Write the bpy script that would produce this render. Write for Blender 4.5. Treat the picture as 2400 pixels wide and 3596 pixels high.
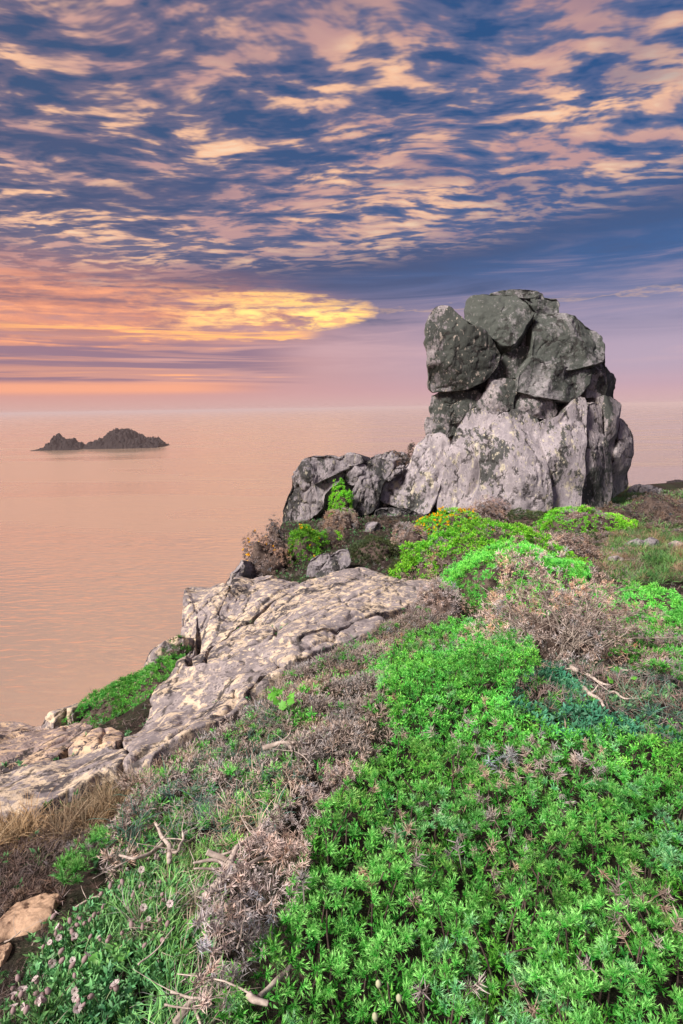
import bpy, math, random
import numpy as np
from mathutils import Vector, Matrix

for _o in list(bpy.data.objects):
    bpy.data.objects.remove(_o)
SC = bpy.context.scene
COL = SC.collection
RNG = np.random.default_rng(7)

# ------------------------------------------------------------------ camera
F = 1998.0                      # focal length in photo pixels (photo 2400 x 3596)
PITCH = math.radians(10.38)
ROLL = math.radians(0.9)
CAM = np.array([0.0, 0.0, 1.6])
SEA_Z = -43.0
_f = np.array([0, math.cos(PITCH), -math.sin(PITCH)])
_u0 = np.array([0, math.sin(PITCH), math.cos(PITCH)])
_r0 = np.array([1.0, 0, 0])
_r = math.cos(ROLL) * _r0 - math.sin(ROLL) * _u0
_u = math.sin(ROLL) * _r0 + math.cos(ROLL) * _u0
cam_d = bpy.data.cameras.new('camera')
cam_d.sensor_fit = 'VERTICAL'
cam_d.sensor_height = 36.0
cam_d.lens = F / 3596.0 * 36.0
cam_d.clip_start = 0.05
cam_d.clip_end = 120000
cam = bpy.data.objects.new('camera', cam_d)
COL.objects.link(cam)
_m = Matrix(((_r[0], _u[0], -_f[0], CAM[0]), (_r[1], _u[1], -_f[1], CAM[1]),
             (_r[2], _u[2], -_f[2], CAM[2]), (0, 0, 0, 1)))
cam.matrix_world = _m
SC.camera = cam

# ------------------------------------------------------------------ node helper
class NV:
    """a socket wrapper so that node maths can be written as an expression"""
    def __init__(s, nt, sock): s.nt, s.s = nt, sock
    def _op(s, op, *a):
        n = s.nt.nodes.new('ShaderNodeMath'); n.operation = op
        for i, v in enumerate((s,) + a):
            if isinstance(v, NV): s.nt.links.new(v.s, n.inputs[i])
            else: n.inputs[i].default_value = v
        return NV(s.nt, n.outputs[0])
    def __add__(s, o): return s._op('ADD', o)
    __radd__ = __add__
    def __mul__(s, o): return s._op('MULTIPLY', o)
    __rmul__ = __mul__
    def __sub__(s, o): return s._op('SUBTRACT', o)
    def __rsub__(s, o): return (s * -1.0) + o
    def __truediv__(s, o): return s._op('DIVIDE', o)
    def pow(s, o): return s._op('POWER', o)
    def abs(s): return s._op('ABSOLUTE')
    def mx(s, o): return s._op('MAXIMUM', o)
    def mn(s, o): return s._op('MINIMUM', o)
    def step(s, a, b, lo=0.0, hi=1.0, smooth=True):
        n = s.nt.nodes.new('ShaderNodeMapRange')
        n.interpolation_type = 'SMOOTHSTEP' if smooth else 'LINEAR'
        n.clamp = True
        s.nt.links.new(s.s, n.inputs[0])
        for i, v in enumerate((a, b, lo, hi)): n.inputs[i + 1].default_value = v
        return NV(s.nt, n.outputs[0])

def lin(r, g, b):
    def c(v):
        v /= 255.0
        return v / 12.92 if v <= 0.04045 else ((v + 0.055) / 1.055) ** 2.4
    return (c(r), c(g), c(b))

def lit(k, r, g, b): return tuple(k * v for v in lin(r, g, b))

def mixc(nt, fac, a, b, mode='MIX'):
    n = nt.nodes.new('ShaderNodeMix'); n.data_type = 'RGBA'; n.blend_type = mode
    n.clamp_factor = True
    if isinstance(fac, NV): nt.links.new(fac.s, n.inputs[0])
    else: n.inputs[0].default_value = fac
    for i, v in ((6, a), (7, b)):
        if isinstance(v, tuple): n.inputs[i].default_value = (v[0], v[1], v[2], 1)
        else: nt.links.new(v.s if isinstance(v, NV) else v, n.inputs[i])
    return NV(nt, n.outputs[2])

def comb(nt, x, y, z):
    n = nt.nodes.new('ShaderNodeCombineXYZ')
    for i, v in enumerate((x, y, z)):
        if isinstance(v, NV): nt.links.new(v.s, n.inputs[i])
        else: n.inputs[i].default_value = v
    return NV(nt, n.outputs[0])

def sep(nt, v):
    n = nt.nodes.new('ShaderNodeSeparateXYZ'); nt.links.new(v.s, n.inputs[0])
    return [NV(nt, o) for o in n.outputs]

def vscale(nt, v, sx, sy, sz, off=(0, 0, 0), rotz=0.0):
    n = nt.nodes.new('ShaderNodeMapping'); nt.links.new(v.s, n.inputs[0])
    n.inputs['Scale'].default_value = (sx, sy, sz)
    n.inputs['Location'].default_value = off
    n.inputs['Rotation'].default_value = (0, 0, rotz)
    return NV(nt, n.outputs[0])

def noise(nt, v, scale, detail=4.0, rough=0.55, dist=0.0, lac=2.0):
    n = nt.nodes.new('ShaderNodeTexNoise')
    nt.links.new(v.s, n.inputs['Vector'])
    n.inputs['Scale'].default_value = scale
    n.inputs['Detail'].default_value = detail
    n.inputs['Roughness'].default_value = rough
    n.inputs['Distortion'].default_value = dist
    n.inputs['Lacunarity'].default_value = lac
    return NV(nt, n.outputs[0])

def voro(nt, v, scale, feature='F1', rnd=1.0):
    n = nt.nodes.new('ShaderNodeTexVoronoi'); n.feature = feature
    nt.links.new(v.s, n.inputs['Vector'])
    n.inputs['Scale'].default_value = scale
    n.inputs['Randomness'].default_value = rnd
    return NV(nt, n.outputs[0])

# ------------------------------------------------------------------ world, sun, exposure
EXPO = 0.95
SUN_AZ = -126.0      # degrees from the view axis, negative is to the left (the sunset side)
SUN_EL = 43.0
SUN_E = 3.9

W = bpy.data.worlds.new('World'); SC.world = W; W.use_nodes = True
W.cycles.sampling_method = 'MANUAL'; W.cycles.sample_map_resolution = 512
nt = W.node_tree; nt.nodes.clear()
out = nt.nodes.new('ShaderNodeOutputWorld')
bg = nt.nodes.new('ShaderNodeBackground'); bg.inputs[1].default_value = 0.1
nt.links.new(bg.outputs[0], out.inputs[0])
tc = nt.nodes.new('ShaderNodeTexCoord')
D3 = NV(nt, tc.outputs['Generated'])
dx, dy, dz = sep(nt, D3)
el = dz._op('ARCSINE') * 57.2958
az = dx._op('ARCTAN2', dy) * 57.2958
sky = nt.nodes.new('ShaderNodeTexSky'); sky.sky_type = 'NISHITA'; sky.sun_disc = False
sky.sun_elevation = math.radians(SUN_EL); sky.sun_rotation = math.radians(SUN_AZ)
sky.dust_density = 2.0
# cloud deck: the view direction met with a level sheet
den = dz.mx(0.0) + 0.045
cx_, cy_ = dx / den, dy / den
deck = comb(nt, cx_, cy_, 0.0)
warp = noise(nt, vscale(nt, deck, 1, 1, 1), 1.3, 2.0)
warp2 = noise(nt, vscale(nt, deck, 1, 1, 1, (7, 3, 0)), 1.3, 2.0)
deckw = comb(nt, cx_ + (warp - 0.5) * 0.38, cy_ + (warp2 - 0.5) * 0.30, 0.0)
big = noise(nt, vscale(nt, deckw, 0.55, 0.9, 1, (3.1, 1.7, 0)), 1.0, 2.0)
rip = noise(nt, vscale(nt, deckw, 3.2, 6.6, 1, (2.0, 5.0, 0), 0.14), 1.0, 3.0, 0.5, 0.0)
rip2 = noise(nt, vscale(nt, deckw, 7.6, 15.0, 1, (9.0, 1.0, 0), 0.22), 1.0, 3.0, 0.58, 0.0)
dens = rip * 0.50 + rip2 * 0.50 + (big - 0.5) * 0.20
# slate bank low on the right and in the middle: ripples die out
bank_line = el - (13.8 + az * 0.13) + (big - 0.5) * 5.0
above = bank_line.step(-2.2, 4.0)
cover = dens.step(0.385, 0.50) * above
core = dens.step(0.48, 0.59) * above
# clear blue and slate base
azf = az.step(-32.0, 30.0)
top_c = mixc(nt, azf, lin(58, 80, 118), lin(26, 76, 130))
mid_c = mixc(nt, azf, lin(74, 80, 114), lin(54, 88, 142))
low_c = mixc(nt, azf, lin(214, 148, 132), lin(184, 160, 182))
hor_c = mixc(nt, azf, lin(222, 160, 152), lin(208, 166, 178))
base = mixc(nt, el.step(13.0, 26.0), mid_c, top_c)
base = mixc(nt, el.step(13.0, 4.0), base, low_c)
base = mixc(nt, el.step(4.0, 0.0), base, hor_c)
# slate streaks inside the bank
stk = noise(nt, vscale(nt, comb(nt, az, el, 0.0), 0.045, 0.55, 1, (1.3, 0.2, 0)), 1.0, 5.0, 0.6, 0.6)
base = mixc(nt, stk.step(0.48, 0.70) * el.step(17.0, 12.0) * el.step(1.0, 5.0) * 0.34, base, lin(228, 182, 184))
base = mixc(nt, stk.step(0.52, 0.30) * el.step(5.0, 9.0) * el.step(18.0, 13.0) * 0.8, base, mixc(nt, azf, lin(76, 72, 104), lin(62, 78, 122)))
bankm = (1.0 - ((el - 13.2 - az * 0.10 + (big - 0.5) * 4.0) * 0.30).abs()).step(0.0, 1.0) * az.step(-30.0, -8.0)
base = mixc(nt, bankm * 0.8, base, mixc(nt, azf, lin(82, 74, 104), lin(56, 76, 120)))
# clouds: mauve rims, peach bodies, brighter cores
shade = noise(nt, vscale(nt, deckw, 1.4, 2.4, 1, (4.0, 8.0, 0)), 1.0, 3.0, 0.6)
rim_c = mixc(nt, azf, lin(112, 102, 126), lin(98, 106, 144))
body_c = mixc(nt, shade.step(0.38, 0.62), lin(196, 150, 146), lin(255, 198, 158))
col = mixc(nt, cover, base, rim_c)
col = mixc(nt, core, col, body_c)
col = mixc(nt, dens.step(0.57, 0.68) * above * shade.step(0.4, 0.6) * 0.75, col, lin(255, 222, 186))
# thin slate veil over part of the ripples
veil = noise(nt, vscale(nt, deckw, 0.8, 1.7, 1, (11.0, 2.0, 0)), 1.0, 3.0)
col = mixc(nt, veil.step(0.52, 0.68) * above * 0.62, col, mixc(nt, azf, lin(84, 84, 116), lin(38, 78, 134)))
# sunset glow: a long wedge of lit cloud left of the stack, closing to a point on its right end
wob = noise(nt, vscale(nt, comb(nt, az, el, 0.0), 0.16, 0.75, 1, (0.4, 2.0, 0)), 1.0, 5.0, 0.62, 0.5)
wob2 = noise(nt, vscale(nt, comb(nt, az, el, 0.0), 0.05, 1.1, 1, (5.4, 1.0, 0)), 1.0, 4.0, 0.6, 0.4)
halfw = ((az * -1.0 + 3.9).mx(0.0)).pow(0.5) * 0.56
jag = noise(nt, vscale(nt, comb(nt, az, el, 0.0), 0.42, 2.2, 1, (3.4, 7.0, 0)), 1.0, 5.0, 0.65, 0.3)
cel = el - 9.1 - (az + 8.0).mn(0.0) * 0.02 + (wob - 0.5) * 4.2 + (jag - 0.5) * 3.2 * az.step(5.0, -6.0)
glow = (halfw - cel.abs()).step(-0.3, 0.9) * (wob * 0.55 + wob2 * 0.45 + jag * 0.30 + (az + 34.0) * 0.0036).step(0.63, 0.83) * az.step(-62.0, -38.0)
glow_c = mixc(nt, az.step(-20.0, -2.0), lit(1.15, 244, 160, 116), lit(1.6, 255, 196, 100))
glow_c = mixc(nt, (halfw - cel.abs()).step(0.3, 1.6) * az.step(-20.0, -6.0) * 0.7, glow_c, lit(1.7, 255, 204, 118))
halo = (halfw * 1.3 + 0.6 - (el - 9.0).abs()).step(-1.0, 3.5) * az.step(5.0, -8.0) * az.step(-75.0, -40.0)
col = mixc(nt, halo * (0.2 + (wob2 * 0.6 + jag * 0.4).step(0.36, 0.62) * 0.6), col, lit(1.1, 236, 148, 108))
col = mixc(nt, glow, col, glow_c)
low2 = (1.0 - ((el - 7.0 + (jag - 0.5) * 1.2) * 1.5).abs()).step(0.05, 0.6) * az.step(-1.2, -4.5) * az.step(-40.0, -18.0) * wob2.step(0.40, 0.56)
col = mixc(nt, low2 * 0.9, col, lit(1.4, 255, 180, 96))
fleck = noise(nt, vscale(nt, comb(nt, az, el, 0.0), 0.30, 1.9, 1, (8.4, 1.0, 0)), 1.0, 5.0, 0.68, 0.2)
col = mixc(nt, glow * fleck.step(0.50, 0.38) * 0.6, col, lin(196, 134, 128))
# thin mauve and orange bars under the glow
bars = noise(nt, vscale(nt, comb(nt, az, el, 0.0), 0.035, 0.9, 1, (2.4, 6.0, 0)), 1.0, 4.0, 0.6, 0.8)
barz = el.step(1.6, 3.0) * el.step(7.4, 5.4) * az.step(-1.0, -10.0) * az.step(-80.0, -45.0)
col = mixc(nt, barz * bars.step(0.56, 0.44) * 0.85, col, lin(140, 108, 134))
col = mixc(nt, barz * bars.step(0.57, 0.68), col, lit(1.2, 252, 170, 118))
orb = (1.0 - ((el - 2.1) * 1.25).abs()).step(0.0, 0.8) * az.step(-5.0, -16.0) * az.step(-80.0, -50.0)
col = mixc(nt, orb * 0.85, col, lit(1.1, 250, 168, 130))
# the haze above the horizon
col = mixc(nt, el.step(1.9, 0.1) * 1.0, col, mixc(nt, azf, lin(218, 170, 162), lin(212, 174, 178)))
# a share of the clear Nishita sky in the blue gaps
SK = 10.0 / (2.0 ** EXPO)
sc_n = nt.nodes.new('ShaderNodeVectorMath'); sc_n.operation = 'SCALE'; sc_n.inputs['Scale'].default_value = SK
nt.links.new(col.s, sc_n.inputs[0])
fin = mixc(nt, 0.06, NV(nt, sc_n.outputs[0]), NV(nt, sky.outputs[0]))
nt.links.new(fin.s, bg.inputs[0])

sun_d = bpy.data.lights.new('sun', 'SUN'); sun_d.energy = SUN_E; sun_d.angle = math.radians(13)
sun_d.color = (1.0, 0.89, 0.81)
sun = bpy.data.objects.new('sun', sun_d); COL.objects.link(sun)
_a, _e = math.radians(SUN_AZ), math.radians(SUN_EL)
sdir = Vector((math.sin(_a) * math.cos(_e), math.cos(_a) * math.cos(_e), math.sin(_e)))
sun.rotation_euler = (-sdir).to_track_quat('-Z', 'Y').to_euler()
sun.location = sdir * 60

SC.view_settings.view_transform = 'Standard'
SC.view_settings.look = 'None'
SC.view_settings.exposure = EXPO
SC.view_settings.gamma = 1.0
SC.view_settings.use_curve_mapping = False
SC.render.engine = 'CYCLES'
SC.cycles.use_denoising = True
SC.cycles.max_bounces = 6
SC.cycles.diffuse_bounces = 3
SC.cycles.glossy_bounces = 2
SC.cycles.transmission_bounces = 3
SC.cycles.volume_bounces = 0
SC.cycles.sample_clamp_indirect = 6.0
SC.cycles.caustics_reflective = False
SC.cycles.caustics_refractive = False

# ------------------------------------------------------------------ geometry helpers
def ray(px, py):
    px, py = np.asarray(px, float), np.asarray(py, float)
    return (_f + ((px - 1200) / F)[..., None] * _r + ((1798 - py) / F)[..., None] * _u)

def at(px, py, Y):
    d = ray(px, py)
    return CAM + d * (np.asarray(Y, float) / d[..., 1])[..., None]

def project(P):
    q = P - CAM
    w = q @ _f
    w = np.where(w < 1e-3, 1e-3, w)
    return 1200 + (q @ _r) / w * F, 1798 - (q @ _u) / w * F

def inpoly(px, py, poly):
    poly = np.asarray(poly, float)
    x2, y2 = np.roll(poly[:, 0], -1), np.roll(poly[:, 1], -1)
    ins = np.zeros(px.shape, bool)
    for xa, ya, xb, yb in zip(poly[:, 0], poly[:, 1], x2, y2):
        c = ((ya > py) != (yb > py))
        if ya != yb:
            ins ^= c & (px < (xb - xa) * (py - ya) / (yb - ya) + xa)
    return ins

def _h(i, j, k, s):
    n = (i * 374761393 + j * 668265263 + k * 2147483647 + s * 1274126177) & 0xFFFFFFFF
    n = ((n ^ (n >> 13)) * 1274126177) & 0xFFFFFFFF
    n = ((n ^ (n >> 15)) * 2246822519) & 0xFFFFFFFF
    n = n ^ (n >> 16)
    return (n & 0xFFFFFF) / float(0x7FFFFF) - 1.0

def vnoise(P, s=0):
    P = np.asarray(P, float)
    i = np.floor(P).astype(np.int64); f = P - i
    f = f * f * f * (f * (f * 6 - 15) + 10)
    r = 0
    for a in (0, 1):
        wa = f[..., 0] if a else 1 - f[..., 0]
        for b in (0, 1):
            wb = f[..., 1] if b else 1 - f[..., 1]
            for c in (0, 1):
                wc = f[..., 2] if c else 1 - f[..., 2]
                r = r + wa * wb * wc * _h(i[..., 0] + a, i[..., 1] + b, i[..., 2] + c, s)
    return r

def fbm(P, octv=4, s=0, gain=0.5):
    P = np.asarray(P, float); r = 0; a = 1.0
    for o in range(octv):
        r = r + a * vnoise(P + o * 17.3, s + o); P = P * 2.03; a *= gain
    return r

def xy0(X, Y, k=1.0):
    return np.stack([X * k, Y * k, np.zeros_like(X)], -1)

def mesh_obj(name, V, Fc, mat=None, parent=None, col=None, smooth=False):
    """V (n,3); Fc (m,3) or (m,4) faces; col (n,3) a colour per point"""
    V = np.asarray(V, np.float32); Fc = np.asarray(Fc, np.int32)
    me = bpy.data.meshes.new(name)
    m, k = Fc.shape
    me.vertices.add(len(V)); me.vertices.foreach_set('co', V.ravel())
    me.loops.add(m * k); me.loops.foreach_set('vertex_index', Fc.ravel())
    me.polygons.add(m)
    me.polygons.foreach_set('loop_start', np.arange(0, m * k, k, dtype=np.int32))
    me.polygons.foreach_set('loop_total', np.full(m, k, np.int32))
    if smooth: me.polygons.foreach_set('use_smooth', np.ones(m, bool))
    me.update(calc_edges=True)
    if col is not None:
        a = me.attributes.new('Col', 'FLOAT_COLOR', 'POINT')
        c4 = np.ones((len(V), 4), np.float32); c4[:, :3] = col
        a.data.foreach_set('color', c4.ravel())
    if mat is not None: me.materials.append(mat)
    o = bpy.data.objects.new(name, me); COL.objects.link(o)
    if parent is not None: o.parent = parent
    return o

def tag(o, label, cat, group=None):
    o['label'] = label; o['category'] = cat
    if group: o['group'] = group
    return o

def thing(name, label, cat, loc, group=None):
    o = bpy.data.objects.new(name, None); COL.objects.link(o)
    o.empty_display_size = 0.1
    o.location = tuple(float(v) for v in loc)
    return tag(o, label, cat, group)

def stuff(o):
    o['kind'] = 'stuff'; return o

# ------------------------------------------------------------------ materials
def new_mat(name):
    m = bpy.data.materials.new(name); m.use_nodes = True
    t = m.node_tree; b = t.nodes['Principled BSDF']
    return m, t, b

def bump(t, b, h, strength, dist, prev=None):
    n = t.nodes.new('ShaderNodeBump')
    n.inputs['Strength'].default_value = strength; n.inputs['Distance'].default_value = dist
    t.links.new(h.s, n.inputs['Height'])
    if prev is not None: t.links.new(prev.outputs[0], n.inputs['Normal'])
    t.links.new(n.outputs[0], b.inputs['Normal'])
    return n

def objco(t):
    n = t.nodes.new('ShaderNodeTexCoord'); return NV(t, n.outputs['Object'])

def rock_mat(name, pale, grey, dark, cream, dark_lo, dark_hi, cream_lo, cream_hi, k=1.0, zs=0.7, bmp=0.6, spk=1.0, joint=None, lich_z=None):
    m, t, b = new_mat(name)
    o = vscale(t, objco(t), k, k, k * zs)
    blotch = noise(t, o, 1.0, 4.0, 0.6, 0.3)
    mid = noise(t, o, 4.5, 6.0, 0.70, 0.0)
    fine = noise(t, o, 17.0, 4.0, 0.65)
    cr = noise(t, vscale(t, o, 1, 1, 1, (9, 4, 2)), 4.5, 6.0, 0.72, 0.0)
    lich = noise(t, vscale(t, o, 1, 1, 1, (3, 14, 7)), 11.0, 4.0, 0.65, 0.3)
    c = mixc(t, (mid * 0.6 + fine * 0.4).step(0.42, 0.58), grey, pale)
    c = mixc(t, (cr * 0.7 + lich * 0.3 + (blotch - 0.5) * 0.35).step(cream_lo, cream_hi), c, cream)
    dk = blotch * 0.45 + mid * 0.3 + lich * 0.25
    if lich_z is not None:
        z_ = sep(t, objco(t))[2]
        dk = dk + (z_ + (blotch - 0.5) * 2.5).step(lich_z[0], lich_z[1]) * lich_z[2]
    c = mixc(t, dk.step(dark_lo, dark_hi), c, dark)
    c = mixc(t, (mid * 0.35 + fine * 0.65).step(0.55, 0.60) * (0.8 * spk), c, dark)
    c = mixc(t, lich.step(0.60, 0.66) * 0.8 * spk, c, cream)
    t.links.new(c.s, b.inputs['Base Color'])
    b.inputs['Roughness'].default_value = 0.9
    b.inputs['Specular IOR Level'].default_value = 0.2
    hgt = mid + fine * 0.35 + noise(t, o, 70.0, 3.0) * 0.12
    if joint is not None:
        js = vscale(t, objco(t), joint[0], joint[1], joint[2], (0.3, 0.7, 0.1), joint[3])
        dn = t.nodes.new('ShaderNodeTexNoise'); t.links.new(objco(t).s, dn.inputs['Vector'])
        dn.inputs['Scale'].default_value = 2.2; dn.inputs['Detail'].default_value = 5.0; dn.inputs['Roughness'].default_value = 0.6
        va = t.nodes.new('ShaderNodeVectorMath'); va.operation = 'MULTIPLY_ADD'
        t.links.new(dn.outputs['Color'], va.inputs[0]); va.inputs[1].default_value = (0.55,) * 3; t.links.new(js.s, va.inputs[2])
        ed = voro(t, NV(t, va.outputs[0]), 1.0, 'DISTANCE_TO_EDGE')
        keep = mid.step(0.44, 0.54)
        jl = ed.step(0.035, 0.008) * keep
        c = mixc(t, jl * 0.85, c, (0.03, 0.028, 0.028)); t.links.new(c.s, b.inputs['Base Color'])
        hgt = hgt - ed.step(0.06, 0.0) * keep * joint[4]
    n1 = bump(t, b, hgt, bmp, 0.06 / k)
    return m

M = {}
M['granite'] = rock_mat('granite_pale', (0.41, 0.375, 0.395), (0.26, 0.24, 0.26), (0.07, 0.074, 0.072), (0.52, 0.48, 0.37),
                        0.535, 0.575, 0.55, 0.61, 1.0, 0.6, joint=(.75, .75, .18, 0, .6), lich_z=(1.6, 3.8, .09))
M['granite_mix'] = rock_mat('granite_patchy', (0.36, 0.325, 0.335), (0.18, 0.17, 0.18), (0.058, 0.066, 0.06), (0.44, 0.39, 0.34),
                        0.51, 0.55, 0.60, 0.66, 1.0, 0.6, joint=(.8, .8, .3, 0, .7), lich_z=(1.6, 4.0, .05))
M['granite_dark'] = rock_mat('granite_dark_lichen', (0.30, 0.285, 0.30), (0.15, 0.155, 0.155), (0.072, 0.083, 0.075), (0.40, 0.37, 0.36),
                        0.535, 0.58, 0.575, 0.62, 1.0, 0.8, 0.6, 0.35, joint=(.6, .6, .4, 0, .7), lich_z=(1.4, 4.0, .085))
M['crag'] = rock_mat('granite_grey', (0.31, 0.285, 0.30), (0.16, 0.15, 0.165), (0.040, 0.042, 0.043), (0.36, 0.34, 0.27),
                        0.49, 0.54, 0.58, 0.66, 1.2, 0.5, joint=(1.5, 1.5, .8, 0, 1.4))
M['slab'] = rock_mat('granite_slab', (0.33, 0.29, 0.285), (0.17, 0.152, 0.158), (0.07, 0.064, 0.068), (0.56, 0.46, 0.34),
                        0.54, 0.58, 0.495, 0.555, 1.3, 1.0, 0.35, joint=(2.0, .5, 1.0, -.55, .9))
M['slab_warm'] = rock_mat('granite_slab_warm', (0.36, 0.28, 0.25), (0.20, 0.165, 0.16), (0.05, 0.044, 0.05), (0.55, 0.41, 0.28),
                        0.54, 0.57, 0.485, 0.55, 1.6, 1.0, 0.35, joint=(1.9, .6, 1.0, -.7, .9))
M['stone_tan'] = rock_mat('stone_tan', (0.46, 0.32, 0.22), (0.36, 0.245, 0.165), (0.2, 0.135, 0.09), (0.52, 0.39, 0.28),
                          0.60, 0.72, 0.60, 0.75, 5.0, 1.0, 0.5, 0.4)
M['islet'] = rock_mat('islet_rock', (0.022, 0.018, 0.02), (0.013, 0.011, 0.013), (0.006, 0.005, 0.006), (0.03, 0.025, 0.025),
                      0.52, 0.60, 0.60, 0.70, 0.12, 1.0, 0.8)

def ground_mat():
    m, t, b = new_mat('heath_soil')
    o = objco(t)
    n1 = noise(t, o, 2.2, 5.0); n2 = noise(t, o, 18.0, 5.0, 0.65); n3 = noise(t, o, 70.0, 3.0)
    c = mixc(t, n1.step(0.4, 0.62), (0.022, 0.017, 0.015), (0.026, 0.032, 0.018))
    c = mixc(t, n2.step(0.52, 0.66), c, (0.06, 0.042, 0.034))
    c = mixc(t, n3.step(0.58, 0.7) * 0.7, c, (0.13, 0.095, 0.08))
    g = t.nodes.new('ShaderNodeNewGeometry')
    nz = sep(t, NV(t, g.outputs['Normal']))[2]
    rc = mixc(t, noise(t, o, 1.2, 6.0, 0.65).step(0.42, 0.6), (0.19, 0.17, 0.175), (0.055, 0.055, 0.055))
    c = mixc(t, nz.step(0.66, 0.5), c, rc)
    t.links.new(c.s, b.inputs['Base Color'])
    b.inputs['Roughness'].default_value = 1.0
    b.inputs['Specular IOR Level'].default_value = 0.1
    bump(t, b, n2 + n3 * 0.4, 0.9, 0.03)
    return m
M['soil'] = ground_mat()

def leaf_mat(name, rough=0.55, trans=0.17, var=0.35, spec=0.35):
    m, t, b = new_mat(name)
    a = t.nodes.new('ShaderNodeAttribute'); a.attribute_name = 'Col'
    oi = t.nodes.new('ShaderNodeObjectInfo')
    r = NV(t, oi.outputs['Random'])
    c = mixc(t, 1.0, NV(t, a.outputs['Color']), mixc(t, r, (1 - var, 1 - var, 1 - var), (1 + var * 0.7, 1 + var * 0.5, 1 + var)), 'MULTIPLY')
    t.links.new(c.s, b.inputs['Base Color'])
    b.inputs['Roughness'].default_value = rough
    b.inputs['Specular IOR Level'].default_value = spec
    tr = t.nodes.new('ShaderNodeBsdfTranslucent'); t.links.new(c.s, tr.inputs[0])
    mx = t.nodes.new('ShaderNodeMixShader'); mx.inputs[0].default_value = trans
    t.links.new(b.outputs[0], mx.inputs[1]); t.links.new(tr.outputs[0], mx.inputs[2])
    t.links.new(mx.outputs[0], t.nodes['Material Output'].inputs[0])
    return m
M['leaf'] = leaf_mat('gorse_leaf')
M['dry'] = leaf_mat('dry_spine', 0.8, 0.1, 0.2, 0.15)
M['petal'] = leaf_mat('petal', 0.7, 0.3, 0.1, 0.2)

def wood_mat(name, a_, b_):
    m, t, b = new_mat(name)
    o = objco(t)
    n1 = noise(t, vscale(t, o, 1, 1, 1), 40.0, 4.0, 0.65)
    n2 = noise(t, o, 9.0, 3.0)
    c = mixc(t, (n1 * 0.6 + n2 * 0.4).step(0.38, 0.62), a_, b_)
    t.links.new(c.s, b.inputs['Base Color'])
    b.inputs['Roughness'].default_value = 0.85
    b.inputs['Specular IOR Level'].default_value = 0.2
    bump(t, b, n1, 0.6, 0.004)
    return m
M['wood'] = wood_mat('bleached_wood', (0.26, 0.215, 0.185), (0.52, 0.455, 0.40))
M['twig'] = wood_mat('dark_twig', (0.045, 0.032, 0.028), (0.12, 0.09, 0.075))

def water_mat():
    m, t, b = new_mat('sea_water')
    o = objco(t)
    w1 = noise(t, vscale(t, o, 0.22, 0.62, 1, (0, 0, 0), 0.22), 1.0, 1.5, 0.5, 0.2)
    w2 = noise(t, vscale(t, o, 0.05, 0.13, 1, (0, 0, 0), -0.2), 1.0, 3.0, 0.5, 0.4)
    sw = noise(t, vscale(t, o, 0.004, 0.012, 1), 1.0, 3.0, 0.5, 0.5)
    b.inputs['Base Color'].default_value = (1.0, 0.73, 0.50, 1)  # warm sunset reflection put into the water's base colour
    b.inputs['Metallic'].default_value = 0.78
    b.inputs['IOR'].default_value = 1.33
    rr = sw.step(0.35, 0.65, 0.16, 0.30)
    t.links.new(rr.s, b.inputs['Roughness'])
    bump(t, b, w1 * 0.6 + w2 * 1.0, 0.42, 0.9)
    return m
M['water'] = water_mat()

# ------------------------------------------------------------------ the lie of the land
# (photo x, photo y, distance ahead in metres, height of growth standing on it)
CP = [(1200, 3596, 1.0, .28), (2400, 3596, 1.0, .30), (1900, 3000, 1.65, .3), (2400, 3000, 1.65, .3), (1900, 2600, 2.4, .25),
      (2400, 2600, 2.4, .25), (1400, 2600, 2.5, .22), (1300, 3000, 1.7, .22), (1900, 2450, 3.1, .06), (2300, 2450, 3.1, .06),
      (1500, 2300, 3.9, .22), (2000, 2330, 3.8, .06), (2300, 2250, 4.3, .15), (1400, 2150, 5.5, .12), (1800, 2100, 6.2, .1),
      (2300, 2100, 6.0, .12), (1900, 2000, 7.8, .1), (2300, 1950, 8.8, .03), (1500, 2020, 7.6, .1), (1900, 1860, 11.8, .1),
      (2350, 1850, 12, .06), (1500, 1900, 10.8, .1), (1600, 1800, 15, .03), (2000, 1800, 15, .03), (2250, 1760, 17, .03),
      (2400, 1725, 21, .06), (1100, 2450, 3.3, .12), (1000, 2600, 2.7, .08), (900, 2900, 2.0, .08), (700, 3200, 1.5, .06),
      (600, 3596, 1.05, .08), (0, 3596, 1.15, .04), (0, 3200, 1.75, 0), (0, 2950, 2.4, 0), (300, 2900, 2.35, .03),
      (400, 2700, 3.1, 0), (0, 2800, 3.0, 0), (0, 2600, 4.2, 0), (400, 2600, 3.9, 0), (700, 2500, 4.1, 0), (1000, 2350, 4.4, 0),
      (650, 2350, 5.4, 0), (700, 2150, 7.6, 0), (1000, 2150, 6.9, 0), (1300, 2080, 7.0, 0), (850, 2050, 8.8, 0),
      (1150, 2050, 8.4, 0), (1000, 2000, 10, .08), (870, 2040, 9.5, .08), (1250, 1950, 10.2, .03), (1150, 1880, 12.2, .05),
      (1300, 1820, 14, .05), (1050, 1850, 13.5, .05), (420, 2480, 5.4, .15), (580, 2380, 6.3, .05), (250, 2560, 4.9, .1)]
cpa = np.array(CP, float)
cpp = at(cpa[:, 0], cpa[:, 1], cpa[:, 2]); cpp[:, 2] -= cpa[:, 3]
cpp = np.vstack([cpp, [(2.5, 20, -1.5), (6, 21, -1.5), (10, 15, -1.1), (10, 8, -.6), (6, 3, -.1), (6, 0, 0), (0, -1, .05),
                       (-3, -1, -.25), (3, -3, .05), (-3, 1.2, -.4), (13, 22, -1.6), (-.5, 18, -1.7)]])
_n = len(cpp)
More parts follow.
